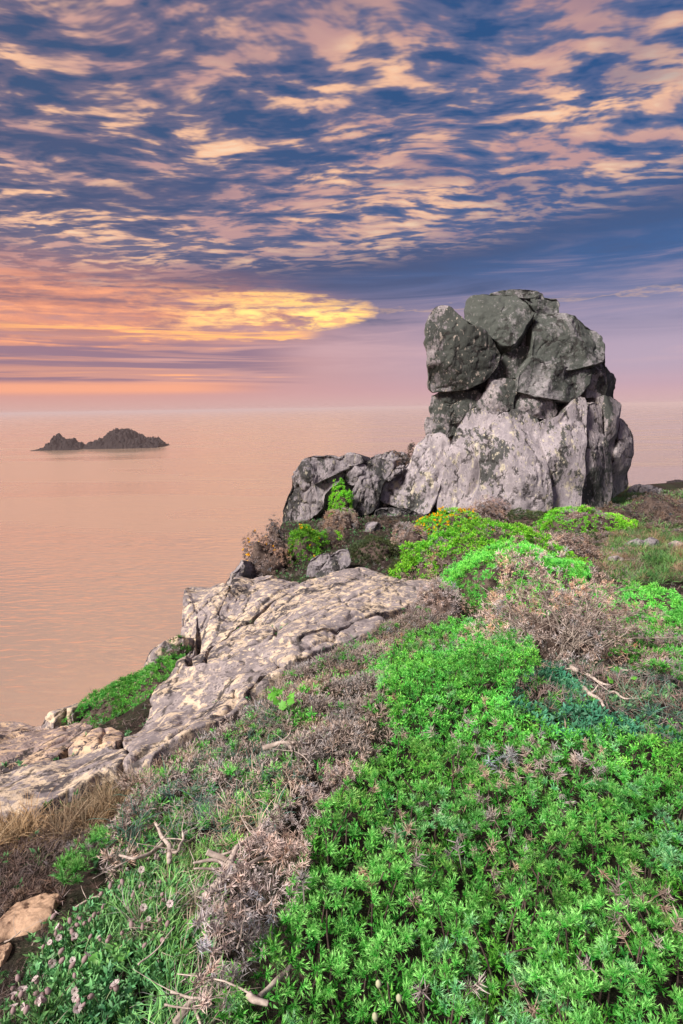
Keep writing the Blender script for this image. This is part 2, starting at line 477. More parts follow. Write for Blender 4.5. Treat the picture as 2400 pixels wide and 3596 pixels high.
def _phi(r2):
    return np.where(r2 > 1e-9, 0.5 * r2 * np.log(np.maximum(r2, 1e-9)), 0)
_dd = ((cpp[:, None, :2] - cpp[None, :, :2]) ** 2).sum(-1)
_A = np.zeros((_n + 3, _n + 3)); _A[:_n, :_n] = _phi(_dd) + np.eye(_n) * 0.04
_A[:_n, _n] = 1; _A[:_n, _n + 1:] = cpp[:, :2]; _A[_n:, :_n] = _A[:_n, _n:].T
_w = np.linalg.solve(_A, np.concatenate([cpp[:, 2], [0, 0, 0]]))
EDGE = [(-5, -12), (-3.9, 0), (-3.7, 3.0), (-3.2, 4.6), (-2.75, 5.3), (-2.55, 6.3), (-2.2, 7.0), (-2.05, 8.2), (-2.0, 9.2), (-1.95, 11), (-1.75, 12.4),
        (-1.6, 14.3), (-1.7, 16.5), (-1.2, 18.5), (1.0, 20.0), (3.5, 21.5), (7, 21.5), (10, 22.0), (16, 23.5), (30, 27), (60, 32), (60, -60), (-5, -60)]
EDGE = np.array(EDGE, float)

def edge_dist(X, Y):
    best = np.full(X.shape, 1e9)
    for a, b in zip(EDGE, np.roll(EDGE, -1, 0)):
        d = b - a; L = (d * d).sum()
        t = np.clip(((X - a[0]) * d[0] + (Y - a[1]) * d[1]) / L, 0, 1)
        best = np.minimum(best, np.hypot(X - a[0] - t * d[0], Y - a[1] - t * d[1]))
    return np.where(inpoly(X, Y, EDGE), -best, best)

def ground_raw(X, Y):
    Xc, Yc = np.clip(X, -4.2, 13), np.clip(Y, -4, 26)
    z = _w[_n] + _w[_n + 1] * Xc + _w[_n + 2] * Yc
    for i in range(_n):
        z = z + _w[i] * _phi((Xc - cpp[i, 0]) ** 2 + (Yc - cpp[i, 1]) ** 2)
    return z

def ground_full(X, Y):
    z = ground_raw(X, Y)
    P = xy0(X, Y)
    z = z + 0.025 * fbm(P * 2.5, 3, 5) + 0.012 * fbm(P * 11, 2, 9)
    d = edge_dist(X, Y)
    d2 = np.maximum(d + 0.25 * fbm(P * 1.3, 4, 3) * np.clip(d / 0.5, 0, 1), 0)
    rough = fbm(np.stack([X * .5, Y * .5, z * .3], -1), 4, 21) * np.clip(d2 / 2, 0, 1)
    z = z - np.minimum(d2 * 2.6 + 0.3 * d2 ** 2 * 0.2, 47) + rough * 1.2
    return np.maximum(z, SEA_Z - 3 + rough)

# cached near ground for quick look-ups
GX = np.arange(-8, 14.01, 0.05); GY = np.arange(-3, 27.01, 0.05)
_gx, _gy = np.meshgrid(GX, GY)
GZ = ground_full(_gx, _gy)

def gz(X, Y):
    X = np.asarray(X, float); Y = np.asarray(Y, float)
    fx = np.clip((X - GX[0]) / 0.05, 0, len(GX) - 1.001); fy = np.clip((Y - GY[0]) / 0.05, 0, len(GY) - 1.001)
    i, j = fx.astype(int), fy.astype(int); u, v = fx - i, fy - j
    return (GZ[j, i] * (1 - u) * (1 - v) + GZ[j, i + 1] * u * (1 - v) + GZ[j + 1, i] * (1 - u) * v + GZ[j + 1, i + 1] * u * v)

def ray_ground(px, py, lift=0.0, tmax=30.0):
    """where the sight line through a photo point meets the land"""
    px, py = np.atleast_1d(np.asarray(px, float)), np.atleast_1d(np.asarray(py, float))
    d = ray(px, py)
    ts = 0.5 * (tmax / 0.5) ** np.linspace(0, 1, 700)
    hit = np.full(px.shape, tmax); done = np.zeros(px.shape, bool); prev = np.full(px.shape, 0.5)
    for t in ts:
        P = CAM + d * t
        below = (P[:, 2] < gz(P[:, 0], P[:, 1]) + lift) & ~done
        hit[below] = (t + prev[below]) / 2; done |= below; prev[:] = t
    return CAM + d * hit[:, None]

def spaced(a, b, core0, core1, st, grow=1.16):
    c = list(np.arange(core0, core1 + 1e-6, st)); s = st; x = core1
    while x < b: s *= grow; x += s; c.append(x)
    s = st; x = core0; lo = []
    while x > a: s *= grow; x -= s; lo.append(x)
    return np.array(lo[::-1] + c)

GZR = ground_raw(_gx, _gy) + 0.025 * fbm(xy0(_gx, _gy) * 2.5, 3, 5) + 0.012 * fbm(xy0(_gx, _gy) * 11, 2, 9)
GZC = GZ

def graw(X, Y):
    global GZ
    GZ = GZR; r = gz(X, Y); GZ = GZC
    return r

def ray_raw(px, py, lift=0.0):
    global GZ
    GZ = GZR; r = ray_ground(px, py, lift); GZ = GZC
    return r

# photo outlines of the bedrock slabs: (coordinates in a 1600 x 900 cut-out whose corner is at 0, 2000)
def cut(pts, ox, oy, k): return [(ox + u * k, oy + v * k) for u, v in pts]
def c3(p): return cut(p, 0, 2000, 1.0204)
def c1(p): return cut(p, 900, 980, 0.9566)
def c2(p): return cut(p, 1400, 980, 0.574)
def c4(p): return cut(p, 1200, 1750, 0.7653)
def c5(p): return cut(p, 0, 2700, 0.7653)
SLAB_UP = [
    [(640,120),(660,80),(740,62),(800,75),(790,110),(740,180),(700,240),(690,300),(660,370),(610,370),(620,270),(635,200)],
    [(800,75),(860,42),(930,52),(1000,48),(1045,62),(1000,95),(930,130),(850,190),(800,200),(745,180),(795,110)],
    [(743,184),(800,204),(848,194),(780,240),(735,285),(715,360),(665,370),(695,300),(705,240)],
    [(1050,65),(1120,45),(1180,12),(1260,5),(1340,25),(1430,48),(1330,88),(1200,128),(1080,170),(960,205),(860,200),(930,140),(1000,100)],
    [(855,205),(955,208),(945,270),(870,290),(800,320),(720,360),(722,320),(745,285),(790,240)],
    [(960,210),(1080,175),(1200,132),(1330,92),(1440,50),(1520,65),(1480,100),(1380,150),(1250,190),(1130,230),(1050,260),(1030,275),(950,270)],
    [(945,275),(1030,280),(1050,262),(1250,195),(1330,180),(1310,215),(1200,260),(1090,310),(1010,345),(970,360),(960,330),(880,330),(760,360),(720,365),(800,325),(870,295)]]
SLAB_MID = [
    [(555,410),(620,375),(720,370),(870,335),(955,335),(965,370),(920,395),(860,400),(820,430),(810,460),(700,480),(600,490),(525,500),(535,450)],
    [(865,400),(940,395),(970,375),(1010,365),(930,420),(880,440),(840,470),(815,462),(825,430)],
    [(525,505),(610,492),(700,483),(815,468),(870,470),(830,510),(740,560),(650,600),(560,650),(520,700),(420,720),(460,670),(425,640),(430,600),(480,580),(510,540)]]
SLAB_LOW = [
    [(-60,555),(0,545),(60,540),(140,548),(230,555),(310,575),(330,580),(290,610),(220,650),(140,690),(60,690),(-40,700),(-70,630)],
    [(325,580),(410,578),(435,595),(420,630),(350,640),(290,650),(225,655),(290,615)],
    [(-50,770),(10,745),(70,725),(180,690),(290,655),(415,638),(455,665),(420,715),(360,730),(290,770),(200,810),(150,850),(60,865),(-50,880)]]

# ------------------------------------------------------------------ ground, sea, haze
xs = spaced(-60, 70, -5.0, 9.0, 0.09); ys = spaced(-60, 70, 0.4, 24.0, 0.09)
gx, gy = np.meshgrid(xs, ys)
gzv = ground_full(gx, gy)
_P = np.stack([gx.ravel(), gy.ravel(), gzv.ravel()], -1)
_px, _py = project(_P)
_low = np.zeros(len(_P), bool)
for pl in SLAB_UP + SLAB_MID + SLAB_LOW:
    _low |= inpoly(_px, _py, c3(pl)) & (_P[:, 1] > 1.5) & (_P[:, 1] < 10)
_P[_low, 2] -= 0.06
nx, ny = len(xs), len(ys)
ii = np.arange(nx * ny).reshape(ny, nx)
quads = np.stack([ii[:-1, :-1], ii[:-1, 1:], ii[1:, 1:], ii[1:, :-1]], -1).reshape(-1, 4)
g = mesh_obj('ground', _P, quads, M['soil'], smooth=True)
g['kind'] = 'structure'

R_ = 30000.0
sea_v = [(-R_, -200, SEA_Z), (R_, -200, SEA_Z), (R_, R_, SEA_Z), (-R_, R_, SEA_Z)]
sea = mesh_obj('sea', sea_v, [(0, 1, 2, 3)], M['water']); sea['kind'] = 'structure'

# ------------------------------------------------------------------ rocks
def nrmz(a): return a / np.maximum(np.linalg.norm(a, axis=-1, keepdims=True), 1e-9)

def resample(pts, N, chaikin=1):
    P = np.asarray(pts, float)
    for _ in range(chaikin):
        Q = np.roll(P, -1, 0)
        P = np.stack([P * .78 + Q * .22, P * .22 + Q * .78], 1).reshape(-1, P.shape[1])
    Q = np.vstack([P, P[:1]])
    s = np.concatenate([[0], np.cumsum(np.linalg.norm(np.diff(Q, axis=0), axis=1))])
    t = np.linspace(0, s[-1], N, endpoint=False)
    return np.stack([np.interp(t, s, Q[:, k]) for k in range(P.shape[1])], -1)

def vnormals(V, T):
    a, b, c = V[T[:, 0]], V[T[:, 1]], V[T[:, 2]]
    fn = np.cross(b - a, c - a); n = np.zeros_like(V)
    for k in range(3): np.add.at(n, T[:, k], fn)
    return n / np.maximum(np.linalg.norm(n, axis=1, keepdims=True), 1e-12)

def pillow(name, outline, nrm, bulge, thick, mat, parent, seed, N=96, K=24, KB=7, p=3.5, facets=3, amp=0.05, ns=1.6,
           crack=0.03, stretch=(1, 1, 1), follow=False, chaikin=1, fine=0.25, ridge=None, jag=0.02, chisel=0, groove=None):
    """a closed lump of rock: the outline, swelling towards nrm, with split faces, and a body of its own depth behind"""
    rng = np.random.default_rng(seed)
    B = resample(outline, N, chaikin)
    c = B.mean(0)
    nrm = np.asarray(nrm, float); nrm = nrm / np.linalg.norm(nrm)
    e1 = np.cross([0, 0, 1.0], nrm)
    if np.linalg.norm(e1) < 0.1: e1 = np.array([1.0, 0, 0])
    e1 /= np.linalg.norm(e1); e2 = np.cross(nrm, e1)
    R = np.linalg.norm(B - c, axis=1).mean()
    B = B + (B - c) / R * (fbm(B * 3.0 / max(R, .2) , 3, seed)[:, None] * jag * R)
    sf = 1 - (1 - np.arange(1, K + 1) / K) ** 1.7
    sb = 1 - (1 - np.arange(1, KB + 1) / KB) ** 1.5
    rows = [c[None]]; hs = [np.array([bulge])]
    for s in sf:
        rows.append(c + s * (B - c)); hs.append(np.full(N, bulge * max(1 - s ** p, 0) ** (1 / p)))
    for s in sb[::-1][1:]:
        rows.append(c + s * (B - c)); hs.append(np.full(N, -thick * max(1 - s ** 4, 0) ** 0.25))
    rows.append(c[None]); hs.append(np.array([-thick]))
    V = np.vstack(rows); h = np.concatenate(hs)
    front = h > 0
    u, v = (V - c) @ e1 / R, (V - c) @ e2 / R
    lim = np.full(len(V), 9.0)
    for _ in range(facets):
        a = rng.uniform(0, 2 * math.pi); mag = rng.uniform(0.35, 1.0)
        lim = np.minimum(lim, rng.uniform(0.65, 1.0) - mag * (u * math.cos(a) + v * math.sin(a)) * 0.9)
    for q in range(chisel):
        a = 2 * math.pi * (q + rng.uniform(-.4, .4)) / chisel; mag = rng.uniform(0.7, 1.8)
        lim = np.minimum(lim, .95 + rng.uniform(.05, .55) * mag - mag * (u * math.cos(a) + v * math.sin(a)))
    if ridge is not None:          # one explicit edge: the face falls away on either side of it
        (ru, rv, ang, fl, fr) = ridge
        q = (u - ru) * math.cos(ang) + (v - rv) * math.sin(ang)
        lim = np.minimum(lim, 1.0 - np.where(q < 0, -q * fl, q * fr))
    h = np.where(front, np.minimum(h, np.maximum(lim, 0.12) * bulge), h)
    V = V + h[:, None] * nrm
    if follow:
        flat = c + ((V - c) @ e1)[:, None] * e1 + ((V - c) @ e2)[:, None] * e2
        V[:, 2] += graw(V[:, 0], V[:, 1]) - flat[:, 2]
    # faces
    T = []
    nr = K + KB - 1
    idx = [np.zeros(N, int)] + [1 + k * N + np.arange(N) for k in range(nr)] + [np.full(N, 1 + nr * N)]
    for a, b in zip(idx[:-1], idx[1:]):
        a2, b2 = np.roll(a, -1), np.roll(b, -1)
        if a[0] != a[1]: T.append(np.stack([a, b, a2], -1))
        if b[0] != b[1]: T.append(np.stack([b, b2, a2], -1))
    T = np.vstack(T)
    nn = vnormals(V, T)
    if ((nn * nrm).sum(1) * front).sum() < 0: T = T[:, ::-1]; nn = -nn
    st = np.asarray(stretch, float)
    Q = V * st
    d = amp * fbm(Q * ns, 4, seed % 50) + amp * fine * fbm(Q * ns * 6, 3, 3 + seed % 40)
    cr = vnoise(Q * ns * 0.9 + 0.35 * fbm(Q * ns * 2, 2, 8)[:, None], 60 + seed % 13)
    d = d - crack * np.exp(-(cr / 0.07) ** 2)
    if groove is not None:
        gx_, gy_, gs, gd = groove
        wv = (V[:, 0] * gy_ - V[:, 1] * gx_) / gs + .55 * fbm(V * .9, 3, 88)
        fr = wv - np.floor(wv) - .5
        d = d - gd * np.exp(-(fr / .06) ** 2) * np.clip(.55 + .9 * vnoise(V * 1.7, 91), 0, 1) + gd * .5 * (np.abs(fr) - .25) * -1.2
        wv = (V[:, 0] * gx_ + V[:, 1] * gy_) / (gs * 2.1) + .6 * fbm(V * .8, 3, 98)
        fr = wv - np.floor(wv) - .5
        d = d - gd * .8 * np.exp(-(fr / .025) ** 2) * np.clip(.2 + 1.2 * vnoise(V * 1.3, 95), 0, 1)
    if follow: d = d * np.clip((1 - np.concatenate([[0]] + [np.full(N, q_) for q_ in sf] + [np.full(N, 1.0)] * (KB - 1) + [[1]])) / .12, .25, 1)
    V = V + nn * d[:, None]
    loc = np.array(parent.location) if parent is not None else np.zeros(3)
    return mesh_obj(name, V - loc, T, mat, parent, smooth=True)

def plane_outline(pts_px, P0, nrm):
    a = np.asarray(pts_px, float); d = ray(a[:, 0], a[:, 1])
    nrm = np.asarray(nrm, float)
    t = ((P0 - CAM) @ nrm) / (d @ nrm)
    return CAM + d * t[:, None]

def block(name, pts_px, Y, nrm, bulge, thick, mat, parent, seed, **kw):
    a = np.asarray(pts_px, float)
    P0 = at(a[:, 0].mean(), a[:, 1].mean(), Y)
    return pillow(name, plane_outline(pts_px, P0, nrm), nrm, bulge, thick, mat, parent, seed, **kw)

# --- the tall rock stack
base = at(1850, 1795, 15.6)
stack = thing('rock_stack', 'tall granite rock stack of jointed blocks, dark lichened top and pale base', 'rock stack', base)
GD, GM, GP = M['granite_dark'], M['granite_mix'], M['granite']
ST = [  # name, outline, distance, face normal, bulge, body depth, material, options
 ('core', [(420,200),(700,120),(960,180),(1180,380),(1250,620),(1300,800),(1360,1000),(1340,1290),(1000,1400),(500,1400),(250,1380),(330,1000),(230,900),(260,700),(420,500)], 16.0, (0,-1,.12), .25, 2.6, GD, {}),
 ('leaning_slab', [(255,160),(300,168),(345,200),(385,245),(420,300),(470,310),(520,330),(560,380),(600,430),(630,465),(600,540),(560,600),(520,625),(440,665),(350,690),(270,684),(215,694),(188,670),(180,630),(185,560),(178,470),(173,400),(178,310),(195,230),(220,185)], 15.2, (-.1,-1,.05), .9, 1.1, GM, dict(ridge=(-.12, 0, -.12, .35, .75), facets=0, p=4)),
 ('cap_block', [(420,145),(480,115),(560,100),(660,98),(720,108),(770,150),(800,190),(830,215),(800,260),(760,330),(720,390),(690,425),(640,418),(590,385),(540,355),(500,320),(470,308),(440,290),(405,260),(400,230),(410,180)], 15.6, (-.3,-1,.42), .6, 1.6, GD, dict(ridge=(-.55, 0, .15, 1.4, .25), facets=0, p=5)),
 ('top_ledge', [(575,100),(650,75),(740,72),(830,80),(880,92),(887,115),(960,122),(972,150),(970,200),(990,240),(930,235),(860,225),(810,185),(770,145),(720,112),(640,104)], 16.3, (0,-1,.15), .4, 1.5, GD, dict(facets=2, p=5)),
 ('wedge_block', [(780,205),(845,220),(836,290),(828,400),(790,425),(735,420),(715,405),(755,330),(785,270)], 15.75, (0,-1,.0), .25, .8, GM, {}),
 ('head_block', [(845,225),(900,222),(990,235),(1060,260),(1130,295),(1190,330),(1225,360),(1238,430),(1236,500),(1180,532),(1100,546),(1000,546),(930,528),(870,503),(822,487),(825,420),(832,350),(828,290)], 15.4, (.18,-1,.5), .6, 1.8, GD, dict(facets=2, p=4.5)),
 ('brow_block', [(825,490),(870,507),(930,530),(1000,549),(1100,549),(1165,556),(1150,640),(1105,705),(1040,745),(990,742),(950,738),(860,722),(800,702),(736,684),(745,600),(780,540)], 15.05, (.15,-1,.12), .5, 1.6, GD, dict(facets=2, p=4.5)),
 ('cheek_block', [(1170,545),(1240,440),(1262,480),(1270,560),(1267,640),(1250,705),(1215,722),(1150,718),(1148,640),(1160,590)], 15.5, (.35,-1,.05), .35, 1.4, GM, dict(facets=2)),
 ('back_block', [(1262,545),(1310,590),(1322,640),(1320,725),(1300,740),(1245,712),(1252,620)], 16.0, (.5,-1,.0), .3, 1.3, GD, {}),
 ('heart_block', [(640,470),(700,430),(760,417),(812,417),(826,440),(802,510),(772,540),(742,602),(700,612),(640,604),(580,612),(566,604),(600,550),(625,500)], 15.45, (-.1,-1,.2), .35, .9, GM, dict(facets=2)),
 ('chock_block', [(560,617),(640,610),(720,607),(745,622),(738,680),(700,722),(692,792),(650,804),(600,817),(540,812),(488,792),(500,740),(528,690),(545,640)], 15.05, (-.1,-1,.2), .4, 1.0, GM, dict(facets=2)),
 ('chin_block', [(700,714),(740,692),(800,705),(860,724),(950,740),(968,780),(962,832),(910,852),(850,852),(780,832),(720,812),(690,792)], 15.0, (0,-1,.0), .35, 1.2, GM, dict(facets=2)),
 ('inner_block', [(960,735),(1040,745),(1110,700),(1150,715),(1140,760),(1090,790),(1030,840),(960,870),(930,860),(965,830)], 15.7, (0,-1,.2), .15, .8, GD, {}),
 ('neck_block', [(262,692),(330,672),(400,692),(470,682),(500,715),(480,770),(430,795),(402,832),(372,872),(310,882),(250,874),(208,842),(203,780),(213,720)], 15.35, (-.15,-1,.1), .4, 1.2, GM, dict(facets=3)),
 ('ledge_block', [(180,850),(240,862),(300,884),(372,874),(384,905),(352,945),(300,966),(230,958),(178,944),(168,890)], 15.35, (-.1,-1,.1), .3, 1.2, GM, dict(facets=2)),
 ('buttress', [(470,786),(540,812),(625,822),(604,860),(582,900),(522,950),(484,1000),(432,1010),(482,1080),(512,1160),(507,1250),(474,1310),(432,1400),(330,1428),(226,1408),(243,1330),(268,1230),(288,1130),(308,1030),(348,950),(388,870),(420,812)], 14.75, (-.25,-1,.22), .5, 1.4, GP, dict(facets=2, p=4, stretch=(1,1,.45))),
 ('buttress', [(690,795),(760,812),(830,846),(858,890),(864,960),(869,1040),(884,1130),(904,1230),(924,1320),(942,1418),(800,1445),(600,1445),(425,1425),(458,1320),(503,1250),(508,1160),(488,1080),(436,1008),(488,998),(540,928),(590,868),(630,825)], 14.35, (.0,-1,.28), .6, 1.8, GP, dict(facets=3, p=3.2, stretch=(1,1,.45))),
 ('buttress', [(1100,716),(1142,738),(1154,800),(1144,900),(1129,1000),(1113,1080),(1118,1200),(1118,1300),(1112,1400),(1020,1440),(943,1420),(923,1320),(903,1230),(883,1130),(866,1020),(861,890),(880,866),(950,846),(1010,816),(1060,756)], 14.5, (.15,-1,.25), .4, 1.6, GP, dict(facets=2, p=4.5, stretch=(1,1,.4))),
 ('column', [(1150,745),(1212,748),(1243,820),(1243,920),(1253,1000),(1283,1080),(1298,1180),(1303,1300),(1283,1370),(1200,1410),(1113,1410),(1115,1250),(1110,1110),(1130,990),(1145,900),(1155,810)], 14.9, (.45,-1,.2), .35, 1.6, GM, dict(facets=1, p=4.5, stretch=(1,1,.3))),
 ('column', [(1222,708),(1300,728),(1352,770),(1348,850),(1324,920),(1314,1000),(1314,1090),(1290,1110),(1258,1065),(1243,960),(1243,860),(1238,790)], 15.4, (.5,-1,.15), .35, 1.5, GM, dict(facets=2, p=4.5, stretch=(1,1,.5))),
 ('column', [(1348,848),(1385,878),(1412,930),(1420,990),(1412,1060),(1392,1110),(1392,1190),(1402,1270),(1350,1310),(1297,1340),(1294,1200),(1288,1110),(1310,1010),(1328,930)], 15.6, (.6,-1,.1), .35, 1.5, GM, dict(facets=2, p=4.5, stretch=(1,1,.5))),
 ('toe_block', [(430,1350),(520,1330),(640,1320),(720,1350),(790,1400),(800,1460),(600,1470),(420,1460)], 14.0, (0,-1,.5), .25, .8, GP, {}),
]
for k, (nm, pts, Y, nr, bl, th, mt, kw) in enumerate(ST):
    kw = dict(amp=.05, ns=1.4, crack=.03, p=7, facets=2) | kw
    kw['p'] = 13; kw.setdefault('chaikin', 0 if nm not in ('buttress', 'column') else 1); kw['jag'] = .03; bl *= .75; kw['chisel'] = 4; kw['facets'] = min(kw['facets'], 1); bl *= .62
    if nm in ('buttress', 'column'): kw['chisel'] = 6; bl *= 1.5; kw['p'] = 9; kw['crack'] = .035; kw['amp'] = .024; kw['stretch'] = (1, 1, .38)
    _a = np.array(pts, float); pts = _a.mean(0) + (_a - _a.mean(0)) * (.97 if nm == 'core' else 1.012 if nm in ('buttress', 'column') else 1.02 if nm in ('leaning_slab', 'cap_block') else 1.07)
    block(nm, c2(pts), Y, nr, bl, th, mt, stack, 100 + k, N=120, K=30, **kw)

# --- the shoulder of the stack and the crag to its left
crag = thing('rock_outcrop', 'grey fractured crag of jagged blocks sloping left from the tall stack', 'rock outcrop', at(1250, 1840, 15.2))
CR = [
 ('buttress', [(622,578),(660,570),(702,588),(708,640),(694,700),(680,760),(652,820),(632,862),(560,850),(500,830),(452,806),(456,760),(497,722),(538,697),(572,658),(588,620)], 15.0, (-.3,-1,.35), .4, 1.6, M['granite'], dict(stretch=(1,1,.5))),
 ('crag_block', [(195,658),(260,648),(330,646),(382,653),(398,674),(335,692),(322,740),(285,770),(265,800),(255,850),(185,885),(105,905),(103,830),(128,780),(148,720),(178,690)], 15.2, (-.35,-1,.2), .5, 2.2, M['crag'], dict(amp=.10, facets=5, crack=.07, stretch=(1,1,.6))),
 ('crag_block', [(328,690),(396,678),(408,700),(384,742),(362,760),(322,748)], 15.0, (-.1,-1,.2), .25, 1.2, M['crag'], dict(facets=3)),
 ('crag_block', [(405,668),(450,658),(492,668),(503,700),(473,742),(458,802),(434,856),(380,868),(346,858),(353,790),(380,740),(400,700)], 14.9, (-.2,-1,.25), .35, 1.6, M['crag'], dict(amp=.07, facets=4, stretch=(1,1,.5))),
 ('crag_block', [(392,676),(430,650),(500,636),(548,638),(566,660),(520,692),(450,690)], 15.8, (0,-1,.4), .25, 1.6, M['crag'], dict(facets=2)),
 ('crag_block', [(503,690),(540,678),(558,694),(524,722),(478,745),(488,712)], 14.9, (0,-1,.3), .2, .8, M['crag'], {}),
 ('crag_block', [(300,742),(350,752),(360,800),(345,870),(300,890),(250,885),(258,830),(275,780)], 15.3, (-.1,-1,.2), .15, 1.4, M['crag'], {}),
 ('crag_block', [(110,880),(180,860),(250,850),(330,860),(300,930),(200,960),(100,960)], 15.3, (-.2,-1,.4), .2, 1.4, M['crag'], dict(amp=.08)),
 ('crag_block', [(440,840),(520,838),(600,858),(630,870),(600,905),(500,900),(430,880)], 14.6, (0,-1,.3), .2, 1.0, M['crag'], {}),
]
for k, (nm, pts, Y, nr, bl, th, mt, kw) in enumerate(CR):
    kw = dict(amp=.07, ns=2.0, crack=.05, p=6, facets=3, chisel=7) | kw
    _a = np.array(pts, float); pts = _a.mean(0) + (_a - _a.mean(0)) * 1.03; bl *= .8
    block(nm, c1(pts), Y, nr, bl, th, mt, crag, 200 + k, **kw)

# --- bedrock slabs running down to the left
def slab(label, polys, mats, bul, thick, seed):
    c0 = np.array(c3(polys[0])).mean(0)
    t = thing('rock_slab', label, 'rock slab', ray_raw([c0[0]], [c0[1]])[0])
    for k, pl in enumerate(polys):
        a = np.array(c3(pl)); O = ray_raw(a[:, 0], a[:, 1])
        cc = O.mean(0); q = np.linalg.svd(O - cc)[2][2]; q = q * np.sign(q[2])
        pillow('slab_piece', O, q, bul, thick, mats[k % len(mats)], t, seed + k, N=200, K=62, p=9, facets=0, amp=.015, ns=1.5, groove=(.52, .85, .42, .048),
               crack=.022, follow=True, stretch=(1.2, .7, 1), jag=.02, fine=.10)
    return t
slab('broad pale bedrock slab split by long diagonal joints, below the crag', SLAB_UP, [M['slab']], .09, .9, 300)
slab('rounded grey and cream bedrock ledges stepping down in mid slope', SLAB_MID, [M['slab'], M['slab']], .09, .8, 320)
slab('low pinkish bedrock slab with black lichen at the left edge', SLAB_LOW, [M['slab_warm'], M['slab_warm'], M['slab']], .08, .7, 340)

# --- loose and half-buried boulders
def boulder(label, pts, Y, nr, bl, th, mat, seed, name='boulder', cat='boulder', parent=None, group=None, **kw):
    a = np.array(pts, float)
    t = thing(name, label, cat, at(a[:, 0].mean(), a[:, 1].max(), Y), group)
    kw = dict(amp=.03, ns=3.0, crack=.02, p=2.8, facets=2, chisel=7) | kw
    block('rock', pts, Y, nr, bl, th, mat, t, seed, **kw)
    return t
b1 = boulder('pair of leaning grey boulders above the broad slab', [(1085,1965),(1128,1945),(1165,1940),(1148,1985),(1122,2022),(1092,2062),(1078,2062),(1080,2010)], 9.2, (-.3,-1,.4), .16, .5, M['crag'], 401)
block('rock', [(1160,1947),(1200,1925),(1230,1930),(1234,1980),(1204,2014),(1150,2055),(1098,2064),(1122,2014),(1148,1985)], 9.0, (.0,-1,.4), .2, .5, M['crag'], b1, 402, amp=.03, ns=3, crack=.02, p=2.8, facets=3)
boulder('small pale boulder in the scrub under the stack\'s left foot', c1([(405,893),(440,888),(458,903),(444,940),(402,955),(396,920)]), 12.6, (0,-1,.4), .2, .4, M['crag'], 404)
boulder('dark angular rock on the cliff edge left of the brown bush', [(852,1958),(838,1990),(800,2035),(790,2062),(850,2062),(868,2000)], 9.9, (-.3,-1,.3), .2, .6, M['granite_mix'], 405)
boulder('rounded mossy boulder below the broad slab\'s left side', [(508,2335),(530,2280),(600,2240),(650,2225),(652,2300),(610,2330),(565,2360),(552,2400),(515,2395)], 6.5, (-.3,-1,.5), .25, .9, M['slab'], 406)
boulder('small grey knob at the left end of the low green bush', [(150,2525),(200,2490),(262,2488),(262,2550),(200,2575),(150,2565)], 5.6, (-.2,-1,.4), .16, .5, M['slab'], 407)
boulder('low grey rock in the grass on the right', c4([(1310,195),(1350,185),(1385,200),(1400,225),(1345,235),(1310,220)]), 9.6, (0,-1,.6), .14, .3, M['crag'], 408)
boulder('knobbly pale rock beside the low grey one in the grass', c4([(1385,198),(1420,180),(1455,195),(1458,225),(1430,245),(1390,232)]), 9.5, (.1,-1,.5), .14, .3, M['crag'], 409)
boulder('half-buried reddish grey rock at the right edge of the grass', c4([(1510,205),(1540,195),(1560,215),(1555,240),(1520,238)]), 9.4, (.1,-1,.5), .12, .3, M['slab'], 410)
boulder('flat low rock shelf behind the grass to the right of the stack', [(2210,1712),(2260,1703),(2320,1712),(2345,1728),(2330,1752),(2250,1756),(2205,1740)], 19.5, (0,-1,.7), .25, .7, M['crag'], 411, amp=.05)
boulder('small flat stone by the grass clearing on the right', c4([(1225,270),(1265,268),(1300,290),(1290,305),(1240,290)]), 8.3, (0,-1,.9), .08, .2, M['slab'], 412)

def ground_stone(label, pts, mat, seed):
    a = np.array(pts); O = ray_raw(a[:, 0], a[:, 1])
    t = thing('flat_stone', label, 'stone', O.mean(0))
    q = np.linalg.svd(O - O.mean(0))[2][2]; q = q * np.sign(q[2])
    pillow('rock', O, q, .03, .12, mat, t, seed, p=4, facets=0, amp=.012, ns=7, crack=.004, follow=True, fine=.4, jag=.03)
ground_stone('large flat tan stone in dark soil at the left edge', c5([(-60,760),(0,715),(60,650),(150,605),(240,580),(292,590),(265,630),(250,690),(180,740),(90,780),(0,812),(-60,820)]), M['stone_tan'], 420)
ground_stone('smaller tan stone below the large flat one, at the left edge', c5([(-50,840),(0,820),(62,815),(45,860),(20,905),(-50,930)]), M['stone_tan'], 421)

# --- islets out at sea
def sea_pt(px, py):
    d = ray(np.array([px]), np.array([py]))[0]
    return CAM + d * ((SEA_Z - CAM[2]) / d[2])

